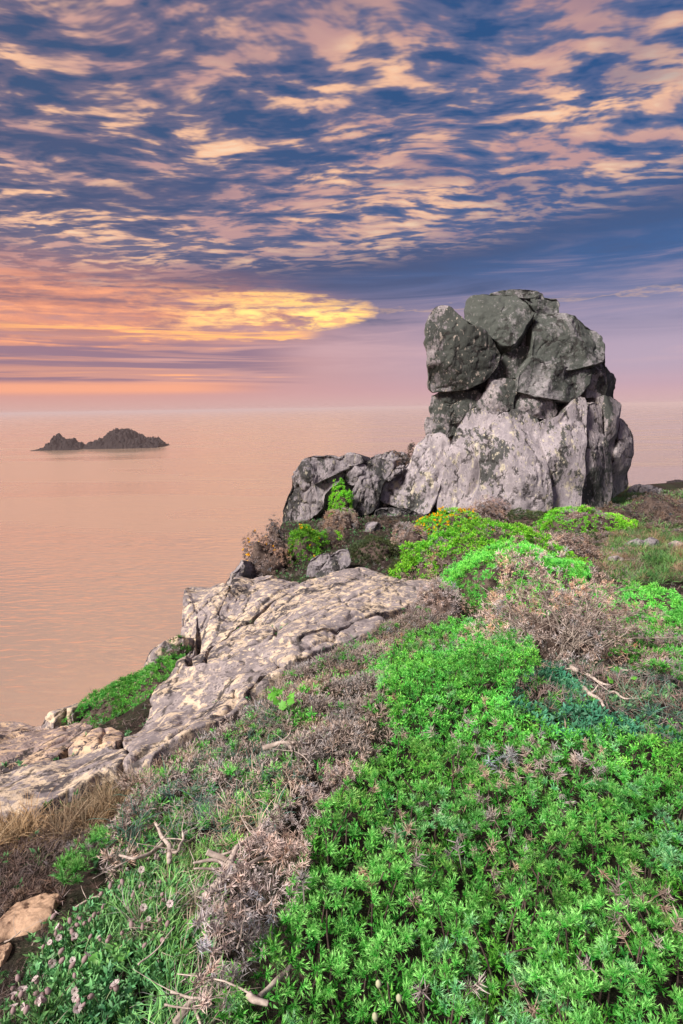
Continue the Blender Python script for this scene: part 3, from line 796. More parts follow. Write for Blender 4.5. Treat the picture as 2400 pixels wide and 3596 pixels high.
def islet(label, prof, base_py, depth, seed, name='sea_islet'):
    """prof: photo x, crest y along the islet"""
    prof = np.array(prof, float)
    mid = sea_pt(prof[:, 0].mean(), base_py)
    t = thing(name, label, 'islet', (mid[0] * (1 + depth * .5 / mid[1]), mid[1] + depth * .5, SEA_Z))
    k = np.linalg.norm((mid - CAM)) / F / 1.0
    xw = (prof[:, 0] - prof[:, 0].mean()) * (mid[1] / ray(prof[:, 0].mean(), base_py)[1]) / F
    hw = np.maximum(base_py - prof[:, 1], 0) * (mid[1] / ray(prof[:, 0].mean(), base_py)[1]) / F
    X = np.linspace(xw[0], xw[-1], 190); Yv = np.linspace(-depth / 2, depth / 2, 70)
    gx_, gy_ = np.meshgrid(X, Yv)
    H = np.interp(gx_, xw, hw)
    cs = np.clip(1 - np.abs(gy_ / (depth / 2)) ** 1.6, 0, 1)
    P = np.stack([gx_, gy_, H * .3], -1)
    rg = 1 - np.abs(vnoise(P * .09, seed)) * 2
    Z = H * cs * (0.93 + .12 * fbm(P * .12, 3, seed)) + (rg * 2.4 + fbm(P * .26, 4, seed + 3, .6) * 3.2) * np.clip(H * cs / 5, 0, 1) - 1.2 + fbm(P * .1, 3, seed + 5) * 1.0
    n_, m_ = gx_.shape
    ix = np.arange(n_ * m_).reshape(n_, m_)
    q = np.stack([ix[:-1, :-1], ix[:-1, 1:], ix[1:, 1:], ix[1:, :-1]], -1).reshape(-1, 4)
    mesh_obj('rock', np.stack([gx_.ravel(), gy_.ravel(), Z.ravel()], -1), q, M['islet'], t)
    return t
islet('larger dark rocky islet out at sea, humped in the middle', [(270,1572),(300,1566),(330,1556),(355,1546),(370,1532),(395,1518),(415,1510),(440,1509),(462,1512),(478,1520),(490,1534),(510,1541),(535,1546),(552,1548),(566,1554),(580,1562)], 1576, 70, 11)
islet('smaller dark pointed islet left of the larger one', [(134,1580),(165,1570),(180,1560),(195,1545),(206,1530),(214,1527),(224,1545),(240,1546),(255,1545),(268,1558),(290,1566),(305,1580)], 1582, 50, 23)
islet('faint low island on the far horizon', [(385,1451),(395,1447),(408,1446),(420,1449),(430,1451)], 1450.5, 500, 31, 'far_island') if False else None
islet('low dark skerry in the sea at the far right', [(2330,1706),(2352,1700),(2370,1696),(2385,1692),(2405,1690),(2440,1694),(2470,1706)], 1706, 20, 41, 'sea_rock')

# ------------------------------------------------------------------ small growth: leaf-sized prototypes as arrays
def nrmz(a): return a / np.maximum(np.linalg.norm(a, axis=-1, keepdims=True), 1e-9)

def spines(P, D, L, Wd, C0, C1, rng):
    n = len(P); D = nrmz(D)
    S = nrmz(np.cross(D, nrmz(rng.normal(size=(n, 3)))))
    V = np.stack([P + S * Wd[:, None], P + D * L[:, None], P - S * Wd[:, None]], 1).reshape(-1, 3)
    T = np.arange(n * 3).reshape(n, 3)
    return V, T, np.stack([C0, C1, C0], 1).reshape(-1, 3)

def kites(P, D, L, Wd, C0, C1, rng, bend=0.0):
    """narrow leaf or spine blades: root P, direction D, length L, half width Wd"""
    n = len(P); D = nrmz(D)
    S = nrmz(np.cross(D, nrmz(rng.normal(size=(n, 3)))))
    U = np.cross(S, D)
    mid = P + D * (L * .45)[:, None] + U * (bend * L)[:, None]
    tip = P + D * L[:, None]
    V = np.stack([P, mid + S * Wd[:, None], tip, mid - S * Wd[:, None]], 1).reshape(-1, 3)
    i = np.arange(n)[:, None] * 4
    T = np.concatenate([i + [0, 1, 2], i + [0, 2, 3]])
    C = np.stack([C0, (C0 + C1) / 2, C1, (C0 + C1) / 2], 1).reshape(-1, 3)
    return V, T, C

def merge(parts):
    V, T, C, o = [], [], [], 0
    for v, t, c in parts:
        V.append(v); T.append(t + o); C.append(c); o += len(v)
    return np.vstack(V), np.vstack(T), np.vstack(C)

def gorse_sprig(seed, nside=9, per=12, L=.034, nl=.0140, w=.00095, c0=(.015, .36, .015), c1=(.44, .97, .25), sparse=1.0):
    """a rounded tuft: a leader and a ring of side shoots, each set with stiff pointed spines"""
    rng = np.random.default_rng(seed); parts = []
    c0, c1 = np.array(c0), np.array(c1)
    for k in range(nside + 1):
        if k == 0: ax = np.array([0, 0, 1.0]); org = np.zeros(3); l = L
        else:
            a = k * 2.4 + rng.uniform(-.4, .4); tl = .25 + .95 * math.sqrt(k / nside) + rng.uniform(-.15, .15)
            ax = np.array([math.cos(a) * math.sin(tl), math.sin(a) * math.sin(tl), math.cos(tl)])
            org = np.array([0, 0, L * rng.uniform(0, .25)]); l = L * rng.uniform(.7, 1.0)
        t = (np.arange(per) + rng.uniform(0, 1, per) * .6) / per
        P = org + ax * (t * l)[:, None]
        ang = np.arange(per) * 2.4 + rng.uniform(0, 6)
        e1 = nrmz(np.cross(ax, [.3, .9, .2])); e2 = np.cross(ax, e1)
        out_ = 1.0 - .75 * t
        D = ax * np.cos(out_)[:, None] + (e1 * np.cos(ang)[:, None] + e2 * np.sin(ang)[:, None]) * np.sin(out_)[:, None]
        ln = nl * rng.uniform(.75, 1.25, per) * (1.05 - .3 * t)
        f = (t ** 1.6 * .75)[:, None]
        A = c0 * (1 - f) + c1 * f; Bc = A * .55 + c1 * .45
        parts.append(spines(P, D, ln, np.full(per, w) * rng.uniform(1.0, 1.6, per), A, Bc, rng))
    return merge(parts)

def dead_star(seed, n=30, ln=.019, w=.0009, c0=(.26, .20, .16), c1=(.62, .54, .47), stem=True):
    rng = np.random.default_rng(seed)
    D = rng.normal(size=(n, 3)); D[:, 2] = np.abs(D[:, 2]) * .9 + .05
    P = rng.normal(size=(n, 3)) * .002 + np.array([0, 0, .02]) * rng.uniform(.2, 1, (n, 1))
    parts = [spines(P, D, ln * rng.uniform(.6, 1.2, n), np.full(n, w * 1.25), np.tile(c0, (n, 1)), np.tile(c1, (n, 1)), rng)]
    if stem:
        parts.append(kites(np.array([[0, 0, -.03]]), np.array([[0, 0, 1.0]]), np.array([.055]), np.array([w * 1.4]), np.array([c0]), np.array([c0]), rng))
    return merge(parts)

def blade_tuft(seed, n=10, L=.14, w=.0022, spread=.6, c0=(.05, .20, .04), c1=(.24, .52, .13), droop=.35):
    rng = np.random.default_rng(seed); V, T, C = [], [], []
    c0, c1 = np.array(c0), np.array(c1)
    for k in range(n):
        a = rng.uniform(0, 6.283); tl = rng.uniform(.05, spread); l = L * rng.uniform(.5, 1.15)
        d = np.array([math.cos(a), math.sin(a), 0]); s = np.array([-d[1], d[0], 0])
        r0 = d * rng.uniform(0, .02)
        f0 = rng.uniform(.85, 1.15)
        pts = []
        for j, q in enumerate((0, .4, .75, 1.0)):
            tq = tl + droop * q * 1.6
            pts.append(r0 + d * (math.sin(tq) * l * q) + np.array([0, 0, math.cos(tq) * l * q]))
        o = len(V)
        for j in range(3):
            ww = w * (1, .9, .6)[j]
            V += [pts[j] - s * ww, pts[j] + s * ww]; C += [(c0 + (c1 - c0) * j / 3) * f0] * 2
        V.append(pts[3]); C.append(c1 * f0)
        T += [(o, o + 1, o + 3), (o, o + 3, o + 2), (o + 2, o + 3, o + 5), (o + 2, o + 5, o + 4), (o + 4, o + 5, o + 6)]
    return np.array(V), np.array(T), np.array(C)

def leaf_rosette(seed, n=9, L=.02, w=.004, c0=(.05, .22, .06), c1=(.20, .50, .18), up=.5):
    rng = np.random.default_rng(seed)
    a = np.arange(n) * 2.4 + rng.uniform(-.3, .3, n); e = rng.uniform(.1, 1.0, n) * up * 2
    D = np.stack([np.cos(a) * np.cos(e), np.sin(a) * np.cos(e), np.sin(e)], -1)
    P = np.stack([np.zeros(n), np.zeros(n), rng.uniform(0, .02, n)], -1)
    return kites(P, D, L * rng.uniform(.7, 1.2, n), np.full(n, w), np.tile(c0, (n, 1)), np.tile(c1, (n, 1)), rng)

def blossom(seed, c=(.85, .50, .01), r=.012):
    rng = np.random.default_rng(seed); n = 6
    D = rng.normal(size=(n, 3)); D[:, 2] = abs(D[:, 2]) + .3
    return kites(np.zeros((n, 3)), D, np.full(n, r * 1.5), np.full(n, r * .45), np.tile(c, (n, 1)), np.tile(c, (n, 1)), rng)

def orient(n, rng, tilt=.25):
    n = nrmz(n + rng.normal(size=n.shape) * tilt)
    a = nrmz(np.cross(n, nrmz(rng.normal(size=n.shape)))); b = np.cross(n, a)
    return np.stack([a, b, n], -1)            # columns

def scatter(name, protos, P, Nn, scale, tint, mat, parent, rng, tilt=.25, kind=True):
    """one joined part: prototype copies stood on points P along Nn"""
    n = len(P)
    if n == 0: return None
    R = orient(Nn, rng, tilt) * np.asarray(scale)[:, None, None]
    pick = rng.integers(0, len(protos), n)
    Vs, Ts, Cs, o = [], [], [], 0
    for k, (v, t, c) in enumerate(protos):
        m = np.where(pick == k)[0]
        if len(m) == 0: continue
        V = np.einsum('nij,vj->nvi', R[m], v) + P[m][:, None]
        C = c[None] * tint[m][:, None]
        T = t[None] + (np.arange(len(m)) * len(v))[:, None, None] + o
        o += len(m) * len(v)
        Vs.append(V.reshape(-1, 3)); Ts.append(T.reshape(-1, 3)); Cs.append(C.reshape(-1, 3))
    loc = np.array(parent.location) if parent is not None else 0
    ob = mesh_obj(name, np.vstack(Vs) - loc, np.vstack(Ts), mat, parent, col=np.vstack(Cs))
    if kind: stuff(ob)
    return ob

def tints(P, rng, amt=.25, hue=.15, k=3.0, seed=0):
    b = 1 + amt * rng.normal(size=len(P)) * .5 + amt * fbm(P * k, 3, seed)
    h = rng.normal(size=len(P)) * hue * .5 + hue * vnoise(P * k * 1.7, seed + 4)
    return np.clip(np.stack([b * (1 + h), b, b * (1 - h)], -1), .25, 2.2)

def canopy(poly, hf, space, rng, jit=.45, ylim=None, back=0.0):
    """points on the top of the growth over the patch of land that the photo outline covers"""
    a = np.array(poly, float)
    keep = np.clip(a[:, 1], 1480, 5200)
    O = ray_raw(a[:, 0], keep, 0.02)
    x0, x1 = O[:, 0].min() - .5, O[:, 0].max() + .5
    y0, y1 = max(O[:, 1].min() - .6, .25), O[:, 1].max() + .8
    if ylim: y0, y1 = max(y0, ylim[0]), min(y1, ylim[1])
    X, Y = np.meshgrid(np.arange(x0, x1, space), np.arange(y0, y1, space))
    X = X.ravel() + rng.uniform(-jit, jit, X.size) * space; Y = Y.ravel() + rng.uniform(-jit, jit, Y.size) * space
    def top(X, Y): return graw(X, Y) + hf(X, Y)
    P = np.stack([X, Y, top(X, Y)], -1)
    px, py = project(P)
    k = inpoly(px, py, a) & (Y > .2)
    P = P[k]; e = .04
    n = np.stack([top(P[:, 0] - e, P[:, 1]) - top(P[:, 0] + e, P[:, 1]), top(P[:, 0], P[:, 1] - e) - top(P[:, 0], P[:, 1] + e), np.full(len(P), 2 * e)], -1)
    return P, nrmz(n)

def lumps(h, k, amp, seed):
    def f(X, Y):
        p = xy0(X, Y) * k
        return h * (1 + amp * fbm(p, 3, seed))
    return f

# prototypes at three sizes of detail
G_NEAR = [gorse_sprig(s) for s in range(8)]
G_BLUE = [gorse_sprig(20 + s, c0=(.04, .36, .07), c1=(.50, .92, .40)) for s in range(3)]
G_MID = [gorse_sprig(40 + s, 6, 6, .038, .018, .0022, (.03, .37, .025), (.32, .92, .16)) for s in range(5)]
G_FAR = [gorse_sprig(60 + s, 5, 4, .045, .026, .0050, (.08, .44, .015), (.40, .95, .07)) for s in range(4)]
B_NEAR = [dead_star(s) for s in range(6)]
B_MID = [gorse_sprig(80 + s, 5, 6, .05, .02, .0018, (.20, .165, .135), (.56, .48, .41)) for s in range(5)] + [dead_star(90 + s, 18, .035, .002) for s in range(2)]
B_FAR = [gorse_sprig(100 + s, 5, 4, .05, .026, .0042, (.20, .155, .125), (.50, .41, .34)) for s in range(4)]
H_FAR = [gorse_sprig(110 + s, 5, 4, .045, .024, .0045, (.035, .06, .02), (.09, .14, .045)) for s in range(3)]
TUFT_G = [blade_tuft(s) for s in range(5)]
TUFT_D = [blade_tuft(10 + s, 22, .2, .0018, .7, (.17, .125, .075), (.48, .37, .23), .4) for s in range(4)]
TUFT_T = [blade_tuft(20 + s, 10, .16, .002, .9, (.03, .10, .06), (.12, .26, .17), .5) for s in range(4)]
TUFT_P = [blade_tuft(30 + s, 8, .16, .0016, 1.1, (.30, .25, .19), (.52, .45, .38), .5) for s in range(4)]
ROS = [leaf_rosette(s) for s in range(5)]
ROS_T = [leaf_rosette(20 + s, 9, .03, .006, (.035, .20, .10), (.13, .48, .26)) for s in range(4)]
YEL = [blossom(s) for s in range(4)]
LIT = [dead_star(120 + s, 8, .05, .0012, (.13, .10, .09), (.30, .245, .215), False) for s in range(4)]

# --- branching wood as tubes
def tube(pts, rad, sides=5):
    P = np.asarray(pts, float); n = len(P)
    rad = np.asarray(rad, float) * np.ones(n)
    Tn = nrmz(np.gradient(P, axis=0))
    ref = np.array([.31, .2, .93]); A = nrmz(np.cross(Tn, ref)); Bv = np.cross(Tn, A)
    th = np.arange(sides) * 2 * math.pi / sides
    V = (P[:, None] + rad[:, None, None] * (A[:, None] * np.cos(th)[None, :, None] + Bv[:, None] * np.sin(th)[None, :, None])).reshape(-1, 3)
    T = []
    for i in range(n - 1):
        for j in range(sides):
            a, b = i * sides + j, i * sides + (j + 1) % sides
            T += [(a, b, b + sides), (a, b + sides, a + sides)]
    V = np.vstack([V, P[0], P[-1]])
    for j in range(sides):
        T += [((j + 1) % sides, j, len(V) - 2), ((n - 1) * sides + j, (n - 1) * sides + (j + 1) % sides, len(V) - 1)]
    return V, np.array(T), np.zeros_like(V)

def smooth_path(pts, n=10, wob=.0, rng=None):
    P = np.asarray(pts, float); t = np.linspace(0, len(P) - 1, n * (len(P) - 1) + 1)
    i = np.clip(t.astype(int), 0, len(P) - 2); f = (t - i)[:, None]
    P0, P1, P2, P3 = P[np.maximum(i - 1, 0)], P[i], P[i + 1], P[np.minimum(i + 2, len(P) - 1)]
    Q = .5 * (2 * P1 + (P2 - P0) * f + (2 * P0 - 5 * P1 + 4 * P2 - P3) * f ** 2 + (3 * P1 - P0 - 3 * P2 + P3) * f ** 3)
    if wob: Q = Q + wob * np.stack([fbm(Q * 14 + 9 * k, 2, 70 + k) for k in range(3)], -1)
    return Q

def twig_tree(org, n, reach, height, r0, rng, spread=1.0, lean=(0, 0)):
    """bare stems fanning up from a root"""
    out = []; tips = []
    for k in range(n):
        a = rng.uniform(0, 6.283); q = rng.uniform(.25, 1) * reach * spread
        e = org + np.array([math.cos(a) * q + lean[0], math.sin(a) * q + lean[1], height * rng.uniform(.55, 1.0) * (1 - .35 * (q / reach) ** 2)])
        m = org + (e - org) * .5 + rng.normal(size=3) * reach * .09 + np.array([0, 0, -.03 * height])
        s = smooth_path([org + rng.normal(size=3) * .02 * reach, m, e], 4, .012)
        out.append(tube(s, np.linspace(r0 * rng.uniform(.6, 1), r0 * .25, len(s)), 4)); tips.append(e)
        for j in range(3):
            i = rng.integers(2, len(s) - 1); d = rng.normal(size=3) * reach * .28; d[2] = abs(d[2]) * .7
            s2 = smooth_path([s[i], s[i] + d * .5 + rng.normal(size=3) * .02 * reach, s[i] + d], 3, .01)
            out.append(tube(s2, np.linspace(r0 * .45, r0 * .15, len(s2)), 3)); tips.append(s[i] + d)
    return merge(out), np.array(tips)

# ------------------------------------------------------------------ the big foreground gorse
d_ = lambda p: [(x * 1.5306, y * 1.5306) for x, y in p]
rng = np.random.default_rng(11)
FG = d_([(500,2500),(505,2330),(520,2240),(600,2150),(650,2085),(690,1960),(700,1895),(760,1830),(830,1760),(900,1690),(885,1610),(868,1550),(885,1490),
         (960,1448),(1040,1425),(1100,1420),(1160,1428),(1215,1465),(1245,1515),(1185,1565),(1172,1620),(1232,1650),(1290,1690),(1400,1672),(1490,1702),(1590,1690),(1800,1690),(1800,2700),(500,2700)])
fgh = lambda X, Y: .23 + .05 * fbm(xy0(X, Y) * 2.2, 3, 41) + .06 * fbm(xy0(X, Y) * 8, 2, 42)
P, Nn = canopy(FG, fgh, .0345, rng, .55)
P[:, 2] += rng.uniform(-.06, .035, len(P))
_gap = fbm(xy0(P[:, 0], P[:, 1]) * 8.5, 2, 47) > -.52
P, Nn = P[_gap], Nn[_gap]
fg = thing('gorse_bush', 'vivid green gorse bush filling the whole right foreground', 'bush', (P[:, 0].mean(), P[:, 1].mean(), graw(P[:, 0].mean(), P[:, 1].mean())))
px, py = project(P)
dist = np.linalg.norm(P - CAM, axis=1)
dry_n = fbm(P * 2.2, 3, 51) + .5 * rng.normal(size=len(P))
isdry = (dry_n > .7) & (rng.uniform(size=len(P)) < .75)
isblue = ~isdry & (fbm(P * 3.2, 2, 55) + rng.normal(size=len(P)) * .3 > .55)
green = ~isdry & ~isblue
tn = tints(P, rng, .30, .16, 2.5, 31)
sc = rng.uniform(.6, 1.05, len(P))
# the nearest shoots in view stand as separate parts
vis = np.where(green & (px > 820) & (px < 2390) & (py < 3570) & (dist < 2.6))[0]
vis = vis[np.argsort(dist[vis])]
near = vis[:300]
protos_ob = []
for k, (v, t, c) in enumerate(G_NEAR):
    me = mesh_obj('shoot', v, t, M['leaf'], None, col=c); protos_ob.append(me.data); bpy.data.objects.remove(me)
Rn = orient(Nn[near], rng, .3)
loc0 = np.array(fg.location)
for j, i in enumerate(near):
    o = bpy.data.objects.new('shoot', protos_ob[j % len(protos_ob)]); COL.objects.link(o)
    o.parent = fg
    m = Matrix([list(Rn[j][r] * sc[i]) + [P[i][r] - loc0[r]] for r in range(3)] + [[0, 0, 0, 1]])
    o.matrix_local = m
rest = green.copy(); rest[near] = False
nearm = dist < 3.0
for nm, msk, pr in (('foliage', rest & nearm, G_NEAR), ('foliage', rest & ~nearm, G_MID), ('foliage', isblue, G_BLUE)):
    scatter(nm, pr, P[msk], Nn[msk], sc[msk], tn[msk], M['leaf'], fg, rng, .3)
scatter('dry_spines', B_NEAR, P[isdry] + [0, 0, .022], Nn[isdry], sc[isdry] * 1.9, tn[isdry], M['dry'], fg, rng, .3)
# second, lower layer and woody stems
P2, N2 = canopy(FG, lambda X, Y: fgh(X, Y) * .42, .05, rng, .5)
scatter('foliage', G_MID, P2, N2, rng.uniform(.8, 1.2, len(P2)), tints(P2, rng, .2, .2), M['leaf'], fg, rng, .5)
st = []
for k in rng.choice(len(P), 420, replace=False):
    b0 = P[k] + np.array([rng.normal() * .06, rng.normal() * .06, 0]); b0[2] = graw(b0[0], b0[1])
    s = smooth_path([b0, (b0 + P[k]) / 2 + rng.normal(size=3) * .02, P[k]], 3)
    st.append(tube(s, np.linspace(.005, .002, len(s)), 4))
v, t, c = merge(st); stuff(mesh_obj('stems', v - loc0, t, M['twig'], fg))

# ------------------------------------------------------------------ bush domes further off
def dome(label, l, r, base_py, top_py, Y, protos, seed, name='gorse_bush', cat='bush', space=.05, ry=None, mat='leaf', bright=1.0, flowers=0,
         dead=None, dead_f=0.0, lump=.22, group=None, scale=1.0, tw=True, skew=0.0, thick=.80):
    rng = np.random.default_rng(seed)
    hit = ray_raw([(l + r) / 2], [base_py])[0]
    if abs(hit[1] - Y) < .3 * Y and not (511 <= seed <= 525): Y = float(hit[1])
    c = at((l + r) / 2, base_py, Y); tdep = Y / ray((l + r) / 2, base_py)[1]
    rx = (r - l) / 2 / F * tdep
    ry = ry or rx * .6
    cy = c[1] + ry * .55
    zg = min(float(graw(c[0], cy)), c[2] + .05)
    ztop = at((l + r) / 2, top_py, cy + ry * .1)[2]
    h = max(ztop - zg, .12) * .93
    t = thing(name, label, cat, (c[0], cy, zg), group)
    area = math.pi * ((rx * ry + rx * h + ry * h) / 3) * 2
    n = int(area / space ** 2)
    d = rng.normal(size=(n, 3)); d[:, 2] = np.abs(d[:, 2]); d = nrmz(d)
    k = 1.0 / max(min(rx, ry), .15)
    rad = 1 + lump * fbm(d * 2.4, 3, seed) + rng.uniform(-.07, .02, n)
    p = 2.6
    sup = (np.abs(d) ** p).sum(1) ** (-1 / p)
    P = d * (rad * sup)[:, None] * np.array([rx, ry, h])
    P[:, 2] += skew * P[:, 0]
    Nn = nrmz(d / np.array([rx, ry, h]) * min(rx, h) + np.array([0, 0, .35]))
    Pw = P + np.array([c[0], cy, zg])
    gg = graw(Pw[:, 0], Pw[:, 1]); ok = Pw[:, 2] > gg - .02
    Pw, Nn, d = Pw[ok], Nn[ok], d[ok]; n = len(Pw)
    tn = tints(Pw, rng, .28, .18, 2.0, seed) * bright
    dm = np.zeros(n, bool)
    if dead is not None: dm = (fbm(Pw * 2.0, 3, seed + 9) + .35 * rng.normal(size=n)) > (1 - dead_f * 2) * .9
    sc = rng.uniform(.7, 1.25, n) * scale
    scatter('foliage', protos, Pw[~dm], Nn[~dm], sc[~dm], tn[~dm], M[mat], t, rng, .35)
    if dm.any(): scatter('dry_spines', dead, Pw[dm], Nn[dm], sc[dm], tn[dm] / bright, M['dry'], t, rng, .4)
    if flowers:
        q = rng.choice(n, min(flowers, n), replace=False)
        scatter('blossom', YEL, Pw[q] + Nn[q] * .04, Nn[q], rng.uniform(1.0, 1.8, len(q)) * (2.0 if Y > 9 else 1), np.ones((len(q), 3)), M['petal'], t, rng, .5)
    if tw:
        (v, tt, cc), _ = twig_tree(np.array([c[0], cy, zg - .03]), 16, min(rx, ry * 1.4) * .9, h * .95, .012 * max(.6, min(1.5, rx)), rng)
        mesh_obj('stems', v - np.array(t.location), tt, M['twig'], t)
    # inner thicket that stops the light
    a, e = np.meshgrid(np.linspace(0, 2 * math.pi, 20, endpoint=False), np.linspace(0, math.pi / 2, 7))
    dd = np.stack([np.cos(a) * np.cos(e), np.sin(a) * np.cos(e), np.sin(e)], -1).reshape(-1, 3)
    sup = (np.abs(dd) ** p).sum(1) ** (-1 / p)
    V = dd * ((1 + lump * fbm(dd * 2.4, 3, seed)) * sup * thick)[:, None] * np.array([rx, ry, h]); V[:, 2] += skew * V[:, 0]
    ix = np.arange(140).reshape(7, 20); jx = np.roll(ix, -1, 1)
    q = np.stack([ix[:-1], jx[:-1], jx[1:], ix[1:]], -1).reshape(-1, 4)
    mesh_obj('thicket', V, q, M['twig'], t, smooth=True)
    return t

dome('rounded bright green gorse mound just below the stack\'s dry scrub, with a brown right flank', 1450, 2000, 2050, 1850, 8.9, G_FAR, 501, space=.044, ry=.8, dead=B_FAR, dead_f=.22)
dome('wide vivid green gorse mound behind the dead branching bush', 1590, 2140, 2140, 1938, 6.6, G_MID, 502, space=.036, ry=.65)
dome('yellow flowering gorse at the foot of the stack', 1465, 1715, 1880, 1795, 11.6, G_FAR, 503, space=.052, flowers=150, dead=B_FAR, dead_f=.22, ry=.6)
dome('brown scrub clump with a few green shoots left of centre under the stack', 1600, 1790, 1850, 1775, 12.6, B_FAR, 504, space=.052, mat='dry', ry=.5, name='dry_bush')
dome('low dark green heather cushion against the stack', 1780, 1950, 1850, 1795, 12.6, H_FAR, 505, space=.048, ry=.5, name='heather', cat='heather')
dome('low bright green gorse cushion at the right foot of the stack', 1925, 2240, 1868, 1785, 12.2, G_FAR, 506, space=.048, ry=.7, dead=B_FAR, dead_f=.2)
dome('brown dry gorse thicket on the bright mound\'s front', 1640, 2130, 2000, 1885, 8.4, B_FAR, 507, space=.048, ry=.5, mat='dry', name='dry_bush', dead=G_FAR, dead_f=.12)
dome('dense green gorse mound at the right edge beside the grass', 2150, 2480, 2200, 2075, 5.6, G_MID, 508, space=.04, ry=.5)
dome('dark purple-brown heather at the right edge behind the grass', 2270, 2480, 1850, 1730, 14.5, B_FAR, 509, space=.07, mat='dry', bright=.45, ry=1.0, name='heather', cat='heather')
dome('low brown heather between the stack and the right-hand grass', 2090, 2290, 1850, 1775, 14.2, B_FAR, 510, space=.07, mat='dry', bright=.5, ry=.6, name='heather', cat='heather')
dome('large brown gorse bush on the cliff edge above the sea', 850, 1020, 2045, 1868, 10.4, B_FAR, 511, space=.055, mat='dry', ry=.6, name='dry_bush', flowers=20, bright=.8, lump=.3)
dome('small round brown shrub standing up on the cliff edge', 935, 995, 1875, 1822, 11.4, B_FAR, 512, space=.05, mat='dry', name='dry_bush', bright=.7, ry=.2)
dome('deep green gorse filling the gully between brown bush and boulders', 1000, 1145, 2050, 1850, 10.9, G_FAR, 513, space=.048, ry=.7, bright=.8, skew=.25, flowers=12)
dome('olive scrub hummock above the pair of boulders', 1110, 1215, 1935, 1860, 11.5, B_FAR, 514, space=.052, mat='dry', name='dry_bush', bright=.85, ry=.5, dead=G_FAR, dead_f=.15)
dome('bright green plant growing in a cleft of the crag', 1160, 1242, 1790, 1702, 14.4, G_FAR, 515, space=.048, ry=.25)
dome('pale tangled dry bush under the crag', 1130, 1260, 1865, 1790, 13.0, B_FAR, 516, space=.052, mat='dry', bright=1.2, name='dry_bush', ry=.5)
dome('dark green scrub clump right of the leaning boulders', 1235, 1400, 1985, 1895, 9.8, H_FAR, 517, space=.048, ry=.5)
dome('dark brown scrub beside the small pale boulder', 1290, 1420, 1880, 1820, 12.8, B_FAR, 518, space=.052, mat='dry', bright=.45, ry=.4, name='dry_bush')
dome('pinkish dry heather left of the yellow gorse', 1385, 1500, 1950, 1845, 10.3, B_FAR, 519, space=.05, mat='dry', bright=1.15, name='heather', cat='heather', ry=.4)
dome('dark olive scrub where the broad slab meets the mounds', 1370, 1480, 2040, 1965, 8.3, H_FAR, 520, space=.05, ry=.35)
dome('long low green gorse bush in the hollow above the left slabs', 235, 640, 2590, 2370, 5.6, G_MID, 521, space=.031, ry=.55, skew=.28, bright=.8, dead=B_MID, dead_f=.04)
dome('small dark green bush between rounded boulder and slab', 556, 645, 2400, 2255, 6.2, G_MID, 522, space=.05, ry=.3, bright=.55, dead=B_MID, dead_f=.2)
dome('brown heather tuft on top of the crag by the stack', 1355, 1470, 1640, 1600, 15.6, B_FAR, 523, space=.07, mat='dry', bright=.6, name='heather', cat='heather', ry=.4)
dome('dark heather knob on the crag\'s top edge', 1425, 1465, 1590, 1565, 15.7, B_FAR, 524, space=.052, mat='dry', bright=.4, name='heather', cat='heather', ry=.2)
dome('bare brown thicket at the foot of the central buttress', 1660, 1790, 1800, 1740, 13.6, LIT, 525, space=.05, mat='dry', bright=2.0, name='dry_bush', ry=.3, scale=1.6)
dome('brown gorse fringe along the near edge of the broad slab', 1480, 1640, 2180, 2050, 6.6, B_MID, 526, space=.045, mat='dry', name='dry_bush', ry=.4)

# ------------------------------------------------------------------ patches of heath that follow the lie of the land
STONES = [c5([(0,715),(60,650),(150,605),(240,580),(285,592),(260,630),(248,690),(180,735),(90,775),(0,805),(-60,815),(-60,770)]), c5([(-50,845),(0,825),(58,818),(40,860),(18,900),(-50,925)])]
for _p in SLAB_UP + SLAB_MID + SLAB_LOW:
    _a = np.array(c3(_p)); STONES.append(_a.mean(0) + (_a - _a.mean(0)) * .92)

def patch(name, label, cat, poly, h, space, seed, layers, lump=.5, k=5.0, group=None, top=False, ylim=None):
    """layers: (part name, prototypes, share, material, scale, brightness, tilt)"""
    rng = np.random.default_rng(seed)
    P, Nn = canopy(poly, lumps(h, k, lump, seed), space, rng, .55, ylim)
    if name != 'grass_tuft':
        gxp, gyp = project(np.stack([P[:, 0], P[:, 1], graw(P[:, 0], P[:, 1])], -1)); kp = np.ones(len(P), bool)
        for q in STONES: kp &= ~inpoly(gxp, gyp, q)
        P, Nn = P[kp], Nn[kp]
    P[:, 2] += rng.uniform(-.4, .2, len(P)) * h * .5
    x, y = P[:, 0].mean(), P[:, 1].mean()
    if top: t = None
    else: t = thing(name, label, cat, (x, y, float(graw(x, y))), group)
    share = np.cumsum([l[2] for l in layers]); share = share / share[-1]
    u = np.clip(.5 + .42 * fbm(P * 3.5, 3, seed) + rng.normal(size=len(P)) * .16, 0, .9999)
    u = np.argsort(np.argsort(u)) / max(len(u), 1)
    lo = 0
    for l, hi in zip(layers, share):
        m = (u >= lo) & (u < hi); lo = hi
        o = scatter(l[0], l[1], P[m], Nn[m], rng.uniform(.7, 1.3, m.sum()) * l[4], tints(P[m], rng, .3, .12, 3.0, seed) * l[5], M[l[3]], None if top else t, rng, l[6])
        if top and o is not None:
            if t is None: t = tag(o, label, cat); o.name = name
            else: o.parent = t; o.name = l[0] if l[0] != name else 'undergrowth'
    return t

